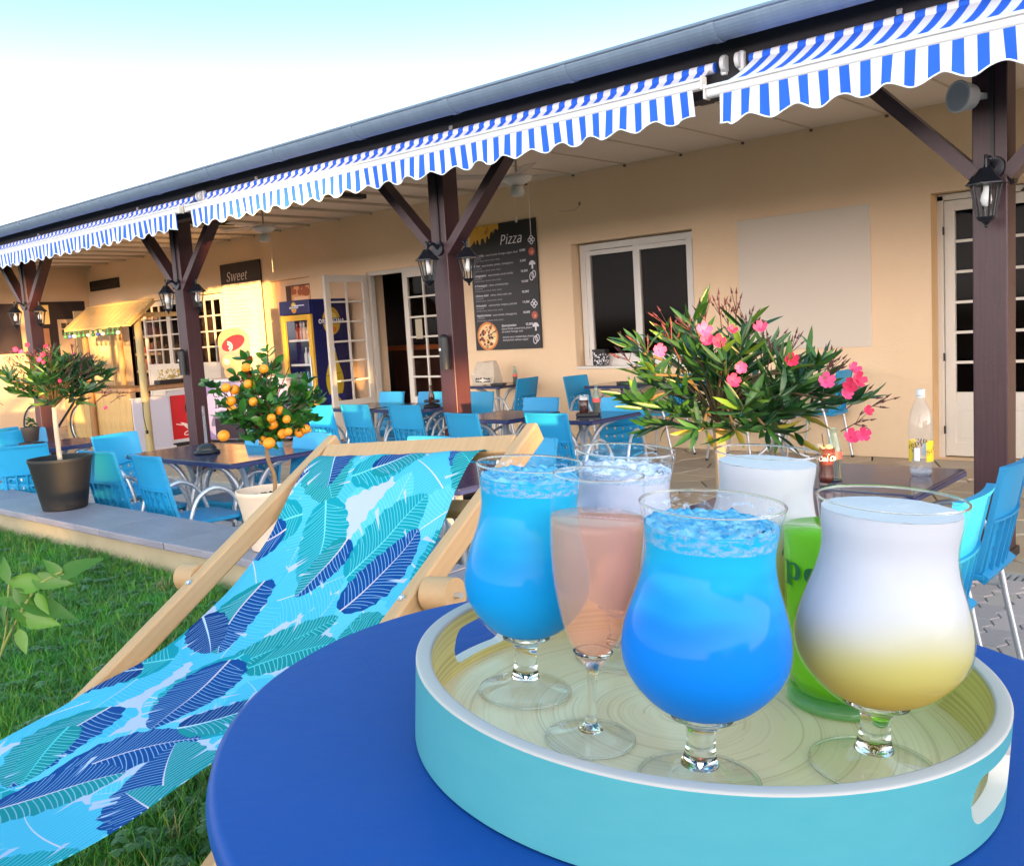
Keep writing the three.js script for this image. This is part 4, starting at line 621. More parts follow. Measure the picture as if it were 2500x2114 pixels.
// ---------- small things on the tables ----------
const cola = std([0.05, 0.012, 0.006], 0.15), glassSolid = phys([1, 1, 1], 0.02, { transmission: 1, thickness: 0, ior: 1.45 });
const tray0 = (x, y, z, label, turn = 0) => { const t = thing('cutlery_tray', label, 'tray', [x, y, z], turn, 'black cutlery trays on tables'); part('tray', mg(rbox(0.16, 0.012, 0.09, 0.005, 0, 0.006, 0), box(0.16, 0.02, 0.006, 0, 0.014, 0.043), box(0.16, 0.02, 0.006, 0, 0.014, -0.043), box(0.006, 0.02, 0.08, 0.077, 0.014, 0), box(0.006, 0.02, 0.08, -0.077, 0.014, 0)), M.black, t); return t; };
const stand0 = (x, z, label) => { const t = thing('menu_stand', label, 'stand', [x, 0.741, z], 0, 'black stands on tables'); part('base', lathe([[0, 0], [0.075, 0], [0.078, 0.012], [0.05, 0.026], [0.012, 0.03], [0, 0.03]], 24), M.black, t); return t; };
const colaBottle = (x, z, label, y = 0.741) => { const t = thing('cola_bottle', label, 'bottle', [x, y, z], 0, 'glass cola bottles on tables'); part('glass', lathe([[0, 0], [0.027, 0], [0.03, 0.01], [0.025, 0.045], [0.029, 0.08], [0.029, 0.11], [0.02, 0.145], [0.0125, 0.175], [0.0125, 0.195], [0.014, 0.2]], 24), phys([0.6, 0.75, 0.72], 0.03, { transmission: 0.9, thickness: 0 }), t); part('drink', lathe([[0, 0.003], [0.025, 0.004], [0.028, 0.012], [0.0235, 0.045], [0.0275, 0.08], [0.0275, 0.1], [0, 0.1]], 24), cola, t); part('label', lathe([[0.0297, 0.082], [0.0297, 0.11]], 24), std([0.75, 0.08, 0.07], 0.4), t); return t; };
{
  const n = stand0(-5.99, -5.75, 'black stand with a dark bottle on the long table before the doorway'); part('bottle', lathe([[0, 0.03], [0.026, 0.03], [0.028, 0.1], [0.012, 0.15], [0.012, 0.19], [0, 0.19]], 16), cola, n); part('crossbar', rbox(0.17, 0.025, 0.04, 0.01, 0, 0.05, 0), M.black, n);
  tray0(-3.98, 0.741, -5.33, 'black tray with a cola glass on the table near the middle of the terrace', 0.5); colaBottle(-3.93, -5.37, 'cola bottle with pale glass neck on the black tray', 0.755);
  const g = thing('cola_glass', 'tumbler of cola on ice on the small black tray', 'glass', [-4.0, 0.755, -5.31]); part('drink', lathe([[0, 0.004], [0.03, 0.004], [0.036, 0.1], [0, 0.1]], 20), cola, g); part('tumbler', lathe([[0, 0], [0.033, 0], [0.041, 0.135], [0.039, 0.135], [0.031, 0.004], [0, 0.004]], 24), glassSolid, g); for (let i = 0; i < 4; i++) part('ice_cube', rbox(0.022, 0.022, 0.022, 0.004, rr(-0.015, 0.015), 0.108, rr(-0.015, 0.015), rnd(), rnd()), std([0.7, 0.72, 0.75], 0.2), g);
  colaBottle(-7.18, -8.25, 'dark cola bottle beside the paper bag on the wall table'); tray0(-7.22, 0.741, -8.0, 'black tray beside the paper bag below the pizza board', 0.2);
  colaBottle(-5.42, -8.3, 'dark bottle on the table under the window'); tray0(-5.55, 0.741, -8.1, 'black tray with cutlery on the table under the window', 0.2);
  const bag = thing('paper_bag', 'crumpled white paper takeaway bag with black print on the wall table', 'bag', [-7.5, 0.741, -8.12]); let bg = new THREE.BoxGeometry(0.34, 0.27, 0.16, 10, 10, 6); { const p = bg.attributes.position; for (let i = 0; i < p.count; i++) { const y = p.getY(i) / 0.27 + 0.5, k = y > 0.6 ? 1 - (y - 0.6) * 0.9 : 1; p.setX(i, p.getX(i) * k + 0.03 * noise.noise(p.getX(i) * 14, p.getY(i) * 14, 1)); p.setZ(i, p.getZ(i) * (1.1 - 0.7 * y) + 0.03 * noise.noise(p.getX(i) * 12, p.getY(i) * 12, 5)); p.setY(i, Math.max(-0.135, p.getY(i) + 0.02 * noise.noise(p.getX(i) * 10, p.getZ(i) * 20, 9))); } bg = norm(bg); bg.computeVertexNormals(); }
  part('bag', bg.translate(0, 0.136, 0), std([0.62, 0.52, 0.42], 0.8), bag); part('print', rbox(0.24, 0.055, 0.012, 0.004, 0.02, 0.06, 0.096), std([1, 1, 1], 0.8, { map: canvas(128, 48, (x) => { x.fillStyle = '#e8ddd0'; x.fillRect(0, 0, 128, 48); x.fillStyle = '#141214'; x.beginPath(); x.ellipse(64, 26, 60, 20, 0, 0, 7); x.fill(); x.fillStyle = '#e8ddd0'; for (let i = 0; i < 6; i++) x.fillRect(22 + i * 15, 18, 9, 15); }, [4, 18]) }), bag);
  const h = thing('potted_herb', 'small dark pot with a sprig of herbs on the far left table', 'potted plant', [-7.6, 0.741, -3.0]); part('pot', lathe([[0, 0], [0.05, 0], [0.068, 0.11], [0.06, 0.11], [0, 0.1]], 18), std([0.05, 0.035, 0.03], 0.6), h); const lf = []; for (let i = 0; i < 40; i++) { const a = rnd() * 7, r = rr(0.01, 0.05); lf.push(new THREE.TetrahedronGeometry(0.016).scale(1, 0.5, 1).translate(r * Math.cos(a), 0.11 + rnd() * 0.07, r * Math.sin(a))); } part('foliage', mg(lf), M.leafDark, h).userData = { kind: 'stuff' };
  tray0(-7.25, 0.741, -2.86, 'black tray on the table with the potted herb', 0.3);
  const v = stand0(-5.22, -3.08, 'black domed stand with a thin clear stem on the paired tables'); part('dome', new THREE.SphereGeometry(0.06, 20, 8, 0, PI * 2, 0, PI / 2).scale(1, 0.7, 1).translate(0, 0.02, 0), M.black, v); part('stem', mg(cyl(0.008, 0.01, 0.24, 0, 0.17, 0, 10)), phys([0.95, 0.95, 1], 0.05, { transmission: 0.9, thickness: 0 }), v);
  // on the table behind the cocktails
  const b = thing('water_bottle', 'tall clear ribbed plastic bottle with yellow label on the dark table', 'bottle', [-1.196, 0.741, -3.71]);
  const prof = [[0, 0.01], [0.02, 0.004], [0.034, 0], [0.04, 0.012], [0.043, 0.04], [0.043, 0.15], [0.0425, 0.2], [0.036, 0.245], [0.024, 0.275], [0.0145, 0.295], [0.0135, 0.31]];
  part('shell', lathe(prof, 40), phys([0.94, 0.96, 1], 0.04, { transmission: 0.95, thickness: 0, ior: 1.45 }), b); part('cap', mg(cyl(0.016, 0.016, 0.022, 0, 0.318, 0, 24), cyl(0.0165, 0.0165, 0.005, 0, 0.301, 0, 24)), M.white, b);
  for (let i = 0; i < 5; i++) { const a = i / 5 * PI * 2; part('foot_lobe', sphere(0.015, 0.026 * Math.cos(a), 0.014, 0.026 * Math.sin(a), 10, 8), phys([0.94, 0.96, 1], 0.04, { transmission: 0.95, thickness: 0 }), b); }
  const lt = canvas(256, 96, (x) => { x.clearRect(0, 0, 256, 96); x.fillStyle = '#f2c90e'; x.fillRect(0, 0, 74, 96); x.fillRect(128, 0, 74, 96); x.fillStyle = '#6b4a12'; x.font = 'italic bold 30px serif'; x.save(); x.translate(2, 66); x.rotate(-0.45); x.fillText('Schweppes', 0, 0); x.restore(); x.save(); x.translate(130, 66); x.rotate(-0.45); x.fillText('Schweppes', 0, 0); x.restore(); x.fillStyle = 'rgba(240,240,240,.9)'; x.fillRect(86, 30, 20, 60); x.fillRect(214, 20, 22, 60); });
  const lg = lathe([[0.0437, 0.055], [0.0437, 0.135]], 40); part('label', lg, std([1, 1, 1], 0.4, { map: lt, transparent: true, alphaTest: 0.5, side: THREE.DoubleSide }), b); b.rotation.y = 3.9;
  const g2 = thing('cola_glass', 'contour glass full of cola printed with white lettering, behind the drinks', 'glass', [-1.44, 0.741, -3.40]);
  part('drink', lathe([[0, 0.008], [0.024, 0.008], [0.027, 0.03], [0.024, 0.06], [0.031, 0.11], [0.034, 0.135], [0, 0.135]], 28), phys([0.16, 0.03, 0.008], 0.12, { transmission: 0.25, thickness: 0 }), g2); part('tumbler', lathe([[0, 0], [0.027, 0], [0.03, 0.03], [0.027, 0.06], [0.034, 0.11], [0.037, 0.15], [0.0355, 0.15], [0.0325, 0.11], [0.0255, 0.06], [0.0285, 0.03], [0.025, 0.008], [0, 0.008]], 28), glassSolid, g2);
  part('lettering', lathe([[0.0332, 0.085], [0.0372, 0.115]], 40), std([1, 1, 1], 0.4, { alphaTest: 0.5, transparent: true, map: canvas(512, 64, (x) => { x.clearRect(0, 0, 512, 64); x.fillStyle = '#fff'; x.font = 'italic bold 56px serif'; x.fillText('Coca-Cola', 10, 50); x.fillText('Coca-Cola', 270, 50); }) }), g2); g2.rotation.y = 0.6; for (let i = 0; i < 3; i++) part('ice_cube', rbox(0.022, 0.022, 0.022, 0.004, rr(-0.014, 0.014), 0.135, rr(-0.014, 0.014), rnd(), rnd()), std([0.75, 0.4, 0.2], 0.2), g2);
  part('straw', rod(V(0, 0.1, 0), V(-0.012, 0.19, 0), 0.003), M.black, g2);
  colaBottle(-1.452, -3.505, 'cola bottle with a pale empty neck right behind the contour glass');
}
// ---------- deck chair ----------
{
  const b = V(0.991, 0.058, -0.123).normalize(); let d = V(-0.135, 0.478, -0.868); d.sub(b.clone().multiplyScalar(b.dot(d))).normalize(); const n = new THREE.Vector3().crossVectors(b, d);
  const t = thing('deck_chair', 'wooden deck chair with blue and turquoise banana leaf canvas on the lawn', 'deck chair', [-1.909, 1.141, -1.439]);
  t.quaternion.setFromRotationMatrix(basis(b, d, n, V(0, 0, 0)));            // local: x across, y up along the frame, z out of its face
  const rail = (x) => rbox(0.030, 1.62, 0.046, 0.006, x, -0.775, -0.023, 0, 0, 0, 3);
  part('rail', rail(0.015), M.pine, t); part('rail', rail(0.615), M.pine, t);
  part('top_bar', rbox(0.565, 0.05, 0.032, 0.007, 0.317, -0.03, -0.018, 0.25, 0, 0, 3), M.pine, t); part('cross_bar', rbox(0.565, 0.04, 0.024, 0.005, 0.317, -0.155, -0.085), M.pine, t);
  for (const x of [-0.032, 0.666]) { const k = part('pivot_knob', new THREE.CylinderGeometry(0.031, 0.031, 0.06, 28).rotateZ(Math.PI / 2).translate(x, -0.462, -0.026), M.pine, t); part('bolt', mg(new THREE.CylinderGeometry(0.006, 0.006, 0.014, 12).rotateZ(Math.PI / 2).translate(x + (x > 0 ? 0.035 : -0.035), -0.462, -0.026)), M.steel, k); }
  for (const x of [0.019, 0.615]) part('bolt', mg(new THREE.CylinderGeometry(0.0065, 0.0065, 0.006, 14).rotateX(Math.PI / 2).translate(x, -0.505, 0.002), sphere(0.004, x, -0.505, 0.005, 8, 6)), M.steel, t);
  // lower frame: two legs and the front bar the canvas is hung on
  const inv = new THREE.Matrix4().makeBasis(b, d, n).setPosition(-1.909, 1.141, -1.439).invert(); const toL = (x, y, z) => V(x, y, z).applyMatrix4(inv);
  const toW = inv.clone().invert();
  for (const x of [0.10, 0.50]) { const p = V(x, -0.46, -0.13), w = p.clone().applyMatrix4(toW); part('support_leg', beam(p, toL(w.x, LAWN - 0.01, w.z), 0.022, 0.04, V(1, 0, 0)), M.pine, t); part('front_leg', beam(V(x, -1.25, 0.02), V(x, -1.42, 0.25), 0.022, 0.04, V(1, 0, 0)), M.pine, t); }
  part('front_bar', rbox(0.56, 0.04, 0.03, 0.006, 0.317, -1.42, 0.275), M.pine, t);
  // canvas with printed banana leaves
  const tex = canvas(760, 2048, (x, w, h) => {
    x.fillStyle = '#c9d3f3'; x.fillRect(0, 0, w, h);
    const kinds = [['#0c4c98', '#a9cdf2', '#f0d9ea'], ['#0d3f86', '#9fc4ee', '#d3e6fb'], ['#12969f', '#8ce4ea', '#57dbe6'], ['#0fa3b5', '#86e2ec', '#7fe6f2'], ['#4cc4ea', '#8fe0f6', '#e6dcf2'], ['#5fd0ee', '#a3e8f8', '#e9e0f4']];
    const leafP = (cx, cy, ang, L, Wd, k) => {
      const [fill, vein, mid] = kinds[k]; x.save(); x.translate(cx, cy); x.rotate(ang); const bend = rr(-0.16, 0.16) * L, sp = (s) => [(s - 0.5) * L, bend * (4 * s * (1 - s) - 0.5)];
      const hw = (s) => Wd * Math.pow(Math.sin(Math.PI * Math.min(1, 0.04 + 0.96 * Math.pow(s, 0.75))), 0.62);
      const edge = (sd) => { const o = []; for (let i = 0; i <= 26; i++) { const s = i / 26, [px, py] = sp(s); o.push([px + 0.14 * L * (0.5 - s) * 0, py + sd * hw(s) * (1 + 0.06 * Math.sin(i * 2.1 + cx) + 0.03 * Math.sin(i * 5 + cy))]); } return o; };
      const up = edge(-1), dn = edge(1).reverse(); x.beginPath(); up.concat(dn).forEach((p, i) => i ? x.lineTo(...p) : x.moveTo(...p)); x.closePath(); x.fillStyle = fill; x.fill(); x.save(); x.clip();
      // one half a shade apart, then the side veins
      if (k < 2 && rnd() < 0.4) { x.fillStyle = '#13979f'; x.beginPath(); for (let i = 0; i <= 26; i++) { const p = sp(i / 26); i ? x.lineTo(...p) : x.moveTo(...p); } dn.forEach(p => x.lineTo(...p)); x.fill(); }
      x.strokeStyle = vein; x.lineWidth = k > 3 ? 1.6 : 1.9; x.globalAlpha = k > 3 ? 0.65 : 0.95; const nV = Math.round(L / 12.5);
      for (let i = 1; i < nV; i++) for (const sd of [-1, 1]) { const s = i / nV, [px, py] = sp(s), hh = hw(s) * 1.15; x.beginPath(); x.moveTo(px, py); x.quadraticCurveTo(px + 0.30 * hh, py + sd * hh * 0.5, px + 0.30 * hh + rr(6, 22), py + sd * hh * 1.05); x.stroke(); }
      x.globalAlpha = 1; x.restore();
      for (let i = 0; i < 3; i++) if (rnd() < 0.7) { const s = rr(0.25, 0.85), sd = rnd() < 0.5 ? -1 : 1, [px, py] = sp(s), hh = hw(s); x.fillStyle = '#c9d3f3'; x.beginPath(); x.moveTo(px + 0.1 * hh, py + sd * hh * 0.45); x.lineTo(px + 0.34 * hh, py + sd * hh * 1.2); x.lineTo(px + 0.52 * hh, py + sd * hh * 1.2); x.fill(); }
      x.strokeStyle = mid; x.lineCap = 'round'; for (let i = 0; i < 12; i++) { const a = sp(i / 12), q = sp((i + 1) / 12); x.lineWidth = (k > 3 ? 5 : 7) * (1 - i / 14); x.beginPath(); x.moveTo(...a); x.lineTo(...q); x.stroke(); }
      x.restore();
    };
    const place = (step, ks, l0, l1) => { for (let gy = -1; gy < h / step + 1; gy++) for (let gx = -1; gx < w / step + 1; gx++) { const L = rr(l0, l1); leafP((gx + 0.5 + (gy % 2) * 0.5 + rr(-0.22, 0.22)) * step, (gy + 0.5 + rr(-0.22, 0.22)) * step, [0.9, 2.4, -0.6, 1.5, 3.6, -1.1][Math.abs(gx * 2 + gy * 3) % 6] + rr(-0.35, 0.35), L, L * rr(0.25, 0.34), ks[Math.floor(rnd() * ks.length)]); } };
    place(240, [4, 5, 4], 330, 430); place(300, [2, 3, 3, 0], 290, 380); place(315, [0, 1, 0, 1, 2], 230, 330);
    x.globalAlpha = 0.035; x.fillStyle = '#000'; for (let i = 0; i < h; i += 3) x.fillRect(0, i, w, 1); x.globalAlpha = 1; x.strokeStyle = 'rgba(40,60,120,.35)'; x.setLineDash([5, 4]); x.lineWidth = 1.5; for (const q of [16, w - 16]) { x.beginPath(); x.moveTo(q, 0); x.lineTo(q, h); x.stroke(); }
  });
  const pr = new THREE.CatmullRomCurve3([[0.03, -0.045], [0.048, -0.016], [0.07, 0.004], [0.113, 0.009], [0.185, -0.003], [0.25, -0.026], [0.304, -0.045], [0.4, -0.056], [0.488, -0.06], [0.6, -0.05], [0.7, -0.026], [0.814, 0.018], [0.86, 0.033], [0.955, 0.066], [1.048, 0.098], [1.134, 0.143], [1.25, 0.21], [1.40, 0.292], [1.43, 0.292]].map(q => V(0, -q[0], q[1])), false, 'centripetal');
  const cv = sheet(16, 110, 0.0016, (u, v) => { const q = pr.getPointAt(v), s = u * 2 - 1; return [0.058 + u * 0.484, q.y, q.z - 0.008 * (1 - s * s) * Math.sin(Math.PI * v) + 0.0012 * Math.sin(v * 40 + u * 5) + 0.003 * noise.noise(u * 3, v * 5, 2) + (v < 0.16 ? 0.0022 * Math.sin(u * 70 + v * 30) * (0.16 - v) / 0.16 : 0), u, 1 - v]; });
  part('leg_bar', rod(V(0.03, -0.46, -0.12), V(0.60, -0.46, -0.12), 0.012), M.pine, t);
  part('canvas', cv, phys([0.70, 0.73, 0.76], 0.85, { specularIntensity: 0.25, map: tex, bumpMap: fineBump, bumpScale: 0.0008 }), t);
}
// ---------- round table, tray ----------
const E1 = V(-0.9975, 0.0713, 0).normalize(), NN = V(0.0712, 0.9967, -0.0378).normalize(), E2 = new THREE.Vector3().crossVectors(E1, NN).normalize();
const T0 = V(-0.366, 1.143, -0.615).addScaledVector(NN, -0.06);               // centre of the tray on the table
const trayQ = new THREE.Quaternion().setFromRotationMatrix(basis(E1.clone().negate(), NN, new THREE.Vector3().crossVectors(E1.clone().negate(), NN), V(0, 0, 0)));
const onTray = (x, z, y = 0.008) => T0.clone().add(V(x, y, z).applyQuaternion(trayQ));
{
  const t = thing('round_table', 'round blue bistro table in front, carrying the tray of drinks', 'table', [0, 0, 0]);
  t.position.copy(onTray(0.004, -0.010, -0.0015)); t.quaternion.copy(trayQ);
  const wear = canvas(1024, 1024, (x, w, h) => { x.fillStyle = 'rgb(0,140,0)'; x.fillRect(0, 0, w, h); for (let i = 0; i < 260; i++) { x.strokeStyle = `rgba(0,${rnd() < 0.5 ? 90 : 200},0,${rr(0.08, 0.35)})`; x.lineWidth = rr(0.5, 1.6); const a = rnd() * w, b = rnd() * h, l = rr(10, 130), d = rnd() * 7; x.beginPath(); x.moveTo(a, b); x.quadraticCurveTo(a + l * 0.5 * Math.cos(d) + rr(-8, 8), b + l * 0.5 * Math.sin(d), a + l * Math.cos(d), b + l * Math.sin(d)); x.stroke(); } for (let i = 0; i < 9; i++) { x.strokeStyle = `rgba(0,60,0,${rr(0.15, 0.4)})`; x.lineWidth = rr(2, 5); x.beginPath(); x.arc(rnd() * w, rnd() * h, rr(34, 52), rnd() * 7, rnd() * 7 + 4); x.stroke(); } for (let i = 0; i < 900; i++) { x.fillStyle = `rgba(0,${rnd() < 0.5 ? 70 : 230},0,${rr(0.1, 0.4)})`; x.fillRect(rnd() * w, rnd() * h, rr(0.8, 2.2), rr(0.8, 2.2)); } }, [1.3, 1.3]); wear.colorSpace = THREE.NoColorSpace;
  const blue = phys([1, 1, 1], 0.85, { roughnessMap: wear, specularIntensity: 0.35, map: noiseTex(256, 5, 5, tint([0.0055, 0.054, 0.27], [0.0075, 0.066, 0.325]), [2.5, 2.5]), bumpMap: fineBump, bumpScale: 0.0008 });
  const g = lathe([[0, -0.026], [0.36, -0.026], [0.369, -0.022], [0.373, -0.013], [0.371, -0.004], [0.365, 0], [0, 0]], 120); { const p = g.attributes.position, u = g.attributes.uv; for (let i = 0; i < p.count; i++) u.setXY(i, p.getX(i), p.getZ(i)); }
  part('table_top', g, blue, t);
  part('pedestal', mg(cyl(0.03, 0.03, 0.62, 0, -0.335, 0, 24), cyl(0.12, 0.12, 0.012, 0, -0.033, 0, 24)), M.blackMetal, t); part('base', lathe([[0, -0.69], [0.22, -0.69], [0.22, -0.675], [0.05, -0.645], [0, -0.64]], 40), M.blackMetal, t);
}
{
  const t = thing('serving_tray', 'round turquoise bamboo serving tray with pale rim and two handle slots', 'tray', [0, 0, 0]);
  t.position.copy(onTray(0, 0, 0)); t.quaternion.copy(trayQ);
  const R = 0.216, Ri = 0.2045, H = 0.06, turq = std([1, 1, 1], 0.42, { map: noiseTex(256, 4, 5, tint([0.05, 0.28, 0.34], [0.075, 0.32, 0.375]), [8, 1]) });
  const bam = canvas(1024, 1024, (x, w, h) => { x.fillStyle = '#f4dfb8'; x.fillRect(0, 0, w, h); x.translate(w / 2 - 30, h / 2 + 20); for (let r = 3; r < 820; r += 3.2) { const k = rnd(); x.strokeStyle = k < 0.12 ? 'rgba(140,112,60,.20)' : k < 0.5 ? 'rgba(160,130,80,.10)' : 'rgba(246,238,205,.20)'; x.lineWidth = rr(1, 4.5); x.beginPath(); const a0 = rnd() * 7; x.arc(0, 0, r, a0, a0 + rr(1.5, 6.0)); x.stroke(); } });
  const bamW = canvas(1024, 64, (x, w, h) => { x.fillStyle = '#e0d088'; x.fillRect(0, 0, w, h); for (let i = 0; i < 60; i++) { x.strokeStyle = rnd() < 0.5 ? 'rgba(130,110,40,.22)' : 'rgba(245,235,180,.25)'; x.lineWidth = rr(0.6, 2); const y = rnd() * h; x.beginPath(); x.moveTo(0, y); x.lineTo(w, y); x.stroke(); } });
  // wall with slots: angle a measured as x = R cos a, z = R sin a
  const slots = [[Math.atan2(0.027, -0.198) , 0.215], [Math.atan2(0.0, 0.216), 0.205]], hs = 0.0155, cy = 0.031;
  const hAt = (a) => { for (const [c, w] of slots) { let q = a - c; q = Math.atan2(Math.sin(q), Math.cos(q)); const ds = (w - Math.abs(q)) * R; if (ds > 0) return ds < hs ? Math.sqrt(Math.max(0, hs * hs - (hs - ds) ** 2)) : hs; } return 0; };
  const N = 480, at = (a, r, y) => [r * Math.cos(a), y, r * Math.sin(a)];
  const wall = (r, lo, hi, ulen) => grid(N, 1, (u, v) => { const a = -u * 2 * Math.PI; const y = lo(a) + (hi(a) - lo(a)) * v; return [...at(a, r, y), u * ulen, y / H]; });
  const c0 = () => 0.0, c1 = (a) => cy - hAt(a), c2 = (a) => cy + hAt(a), c3 = () => H - 0.0015;
  part('outer_shell', mg(wall(R, c0, c1, 1), wall(R, c2, c3, 1)), turq, t);
  part('inner_wall', mg(wall(Ri, c0, c1, 1), wall(Ri, c2, c3, 1)), std([0.92, 0.92, 0.92], 0.4, { map: bamW }), t);
  const lip = (yf) => grid(N, 1, (u, v) => { const a = -u * 2 * Math.PI; return [...at(a, R + (Ri - R) * v, yf(a))]; });
  part('slot_edge', mg(lip(c1), lip(c2)), std([0.66, 0.64, 0.62], 0.4), t);
  part('rim', lathe([[Ri, H - 0.003], [Ri, H - 0.001], [Ri + 0.002, H], [R - 0.002, H], [R, H - 0.001], [R, H - 0.003]], 160), std([0.43, 0.40, 0.40], 0.42), t);
  const fl = new THREE.CircleGeometry(Ri + 0.002, 120).rotateX(-Math.PI / 2).translate(0, 0.008, 0); part('floor', mg(fl), phys([1, 1, 1], 0.4, { map: bam, clearcoat: 0.5, clearcoatRoughness: 0.12 }), t); part('underside', lathe([[0, 0.001], [R - 0.001, 0.001]], 80), turq, t);
}
// ---------- the drinks ----------
const gl = phys([1, 1, 1], 0.01, { transmission: 1, thickness: 0, ior: 1.13 }), footGl = phys([0.97, 0.98, 1], 0.02, { transmission: 1, thickness: 0, ior: 1.6 }), stemGl = phys([1, 1, 1], 0.015, { transmission: 1, thickness: 0.05, ior: 1.42 });
const cut = (p, a, b) => p.filter(q => q[1] >= a && q[1] <= b);
const onTrayThing = (name, label, x, z, group) => { const o = thing(name, label, 'drink', [0, 0, 0], 0, group); o.position.copy(onTray(x, z)); o.quaternion.copy(trayQ); return o; };
const OUT = [[0, 0.0005], [0.039, 0.0005], [0.0413, 0.0015], [0.041, 0.003], [0.03, 0.0052], [0.0185, 0.0085], [0.0128, 0.0135], [0.0104, 0.022], [0.0096, 0.03], [0.0102, 0.038], [0.0135, 0.0432], [0.021, 0.047], [0.032, 0.0535], [0.0445, 0.0655], [0.0528, 0.0785], [0.0558, 0.092], [0.0545, 0.107], [0.0495, 0.125], [0.0448, 0.14], [0.0422, 0.157], [0.0435, 0.173], [0.0462, 0.188], [0.0466, 0.1898], [0.0458, 0.1904], [0.0450, 0.1896]];
const INN = [[0.0420, 0.173], [0.0406, 0.157], [0.0432, 0.14], [0.0479, 0.125], [0.0529, 0.107], [0.0542, 0.092], [0.0512, 0.0795], [0.043, 0.067], [0.0305, 0.0555], [0.016, 0.0495], [0, 0.0480]];
const smooth = (p, n = 3) => { const c = new THREE.CatmullRomCurve3(p.map(q => V(q[0], q[1], 0)), false, 'centripetal'); return c.getPoints(p.length * n).map(q => [Math.max(0, q.x), q.y]); };
const scaleP = (p, k) => p.map(q => [q[0] * k, q[1]]);
function hurricane(label, x, z, k, fillY, colour, topFn, group) {
  const o = onTrayThing('cocktail', label, x, z, group); o.userData.k = k;
  part('bowl', lathe(scaleP(smooth(OUT.slice(10)), k), 96), gl, o);
  part('stem', lathe(scaleP([[0, 0.0095], ...smooth(OUT.slice(6, 12)), [0, 0.0475]], k), 48), stemGl, o);
  part('foot', lathe(scaleP(smooth(OUT.slice(1, 7)), k), 72), footGl, o); part('foot_edge', new THREE.TorusGeometry(0.0404 * k, 0.0011, 8, 72).rotateX(Math.PI / 2).translate(0, 0.0018, 0), stemGl, o); part('lip', new THREE.TorusGeometry(0.0461 * k, 0.0009, 8, 80).rotateX(Math.PI / 2).translate(0, 0.1897, 0), stemGl, o);
  const prof = smooth([...INN].reverse(), 9).filter(q => q[1] < fillY - 0.001).map(q => [q[0] === 0 ? 0 : q[0] + 0.0006, q[1]]); const rTop = prof[prof.length - 1][0] + 0.0003;
  const g = lathe(scaleP([...prof, [rTop, fillY - 0.0005]], k), 200), p = g.attributes.position, col = new Float32Array(p.count * 3);
  for (let i = 0; i < p.count; i++) { const c = colour(p.getY(i), Math.atan2(p.getZ(i), p.getX(i))); col.set(c, i * 3); } g.setAttribute('color', new THREE.BufferAttribute(col, 3));
  part('drink', g, phys([1, 1, 1], 0.55, { vertexColors: true, specularIntensity: 0.1 }), o);
  if (topFn) topFn(o, rTop * k, fillY);
  delete o.userData.k;
  return o;
}
const lerp3 = (a, b, t) => { t = Math.min(1, Math.max(0, t)); t = t * t * (3 - 2 * t); return a.map((v, i) => v + (b[i] - v) * t); };
const blueCol = (dark) => (y, a) => { const n = noise.noise(a * 1.5, y * 90, 3 + dark) ; return lerp3(lerp3([0.003, 0.16, 0.62], [0.003, 0.23, 0.60], 1 - dark), [0.012, 0.33, 0.62], (y - 0.105) / 0.06 + n * 0.25); };
const frostTex = canvas(1024, 128, (x, w, h) => { const im = x.createImageData(w, h); for (let j = 0; j < h; j++) for (let i = 0; i < w; i++) { const v = noise.noise(i / 26, j / 20, 2) + 0.6 * noise.noise(i / 9, j / 8, 5) + 0.4 * noise.noise(i / 4, j / 4, 9), e = j / h, a = Math.max(0, Math.min(1, (v + 0.75 * e - 0.25) * 1.3)); const o = (j * w + i) * 4; im.data[o] = 205; im.data[o + 1] = 225; im.data[o + 2] = 245; im.data[o + 3] = 120 * a; } x.putImageData(im, 0, 0); });
const slush = (icy, base) => (o, r, y) => {
  const g = grid(72, 26, (u, v) => { const a = u * Math.PI * 2, q = r * v * 1.0, x = q * Math.cos(a), z = q * Math.sin(a); return [x, y + (v < 0.999 ? 0.0035 * noise.noise(x * 160, z * 160, y * 40) + 0.0025 * noise.noise(x * 420, z * 420, 1) + 0.004 * (v > 0.8 ? noise.noise(a * 3, 2, y * 50) : 0) : -0.002), z]; });
  const p = g.attributes.position, c = new Float32Array(p.count * 3); for (let i = 0; i < p.count; i++) c.set(lerp3(base, icy, 0.5 + 1.1 * noise.noise(p.getX(i) * 120, p.getZ(i) * 120, 5)), i * 3); g.setAttribute('color', new THREE.BufferAttribute(c, 3));
  part('ice', g, phys([1, 1, 1], 0.18, { vertexColors: true, side: THREE.DoubleSide }), o);
  // frost smeared on the glass above the fill line
  const q = smooth(INN.slice(0, 3).reverse().concat([[0.0448, 0.1885]])).filter(p => p[1] > y - 0.012), kk = (r / (q[0][0] + 0.0003)) * 1;
  part('frost', lathe(q.map(p => [(p[0] + 0.0008) * o.userData.k, p[1]]), 90), phys([0.62, 0.78, 0.92], 0.35, { map: frostTex, transparent: true, side: THREE.DoubleSide }), o);
};
const foam = (o, r, y) => { const g = grid(60, 10, (u, v) => { const a = u * Math.PI * 2, q = r * v; return [q * Math.cos(a), y - 0.0004 + (1 - v) * 0.003 + 0.0006 * noise.noise(q * Math.cos(a) * 300, q * Math.sin(a) * 300, 3), q * Math.sin(a)]; }); part('foam', g, std([0.52, 0.52, 0.58], 0.85, { side: THREE.DoubleSide }), o); };
const pina = (mid) => (y, a) => lerp3(lerp3([0.40, 0.27, 0.035], [0.40, 0.36, 0.12], (y - 0.05) / 0.04), [0.47, 0.48, 0.56], (y - mid + 0.016 - 0.004 * Math.sin(a * 2) - 0.006 * noise.noise(a, y * 30, 4)) / 0.05);
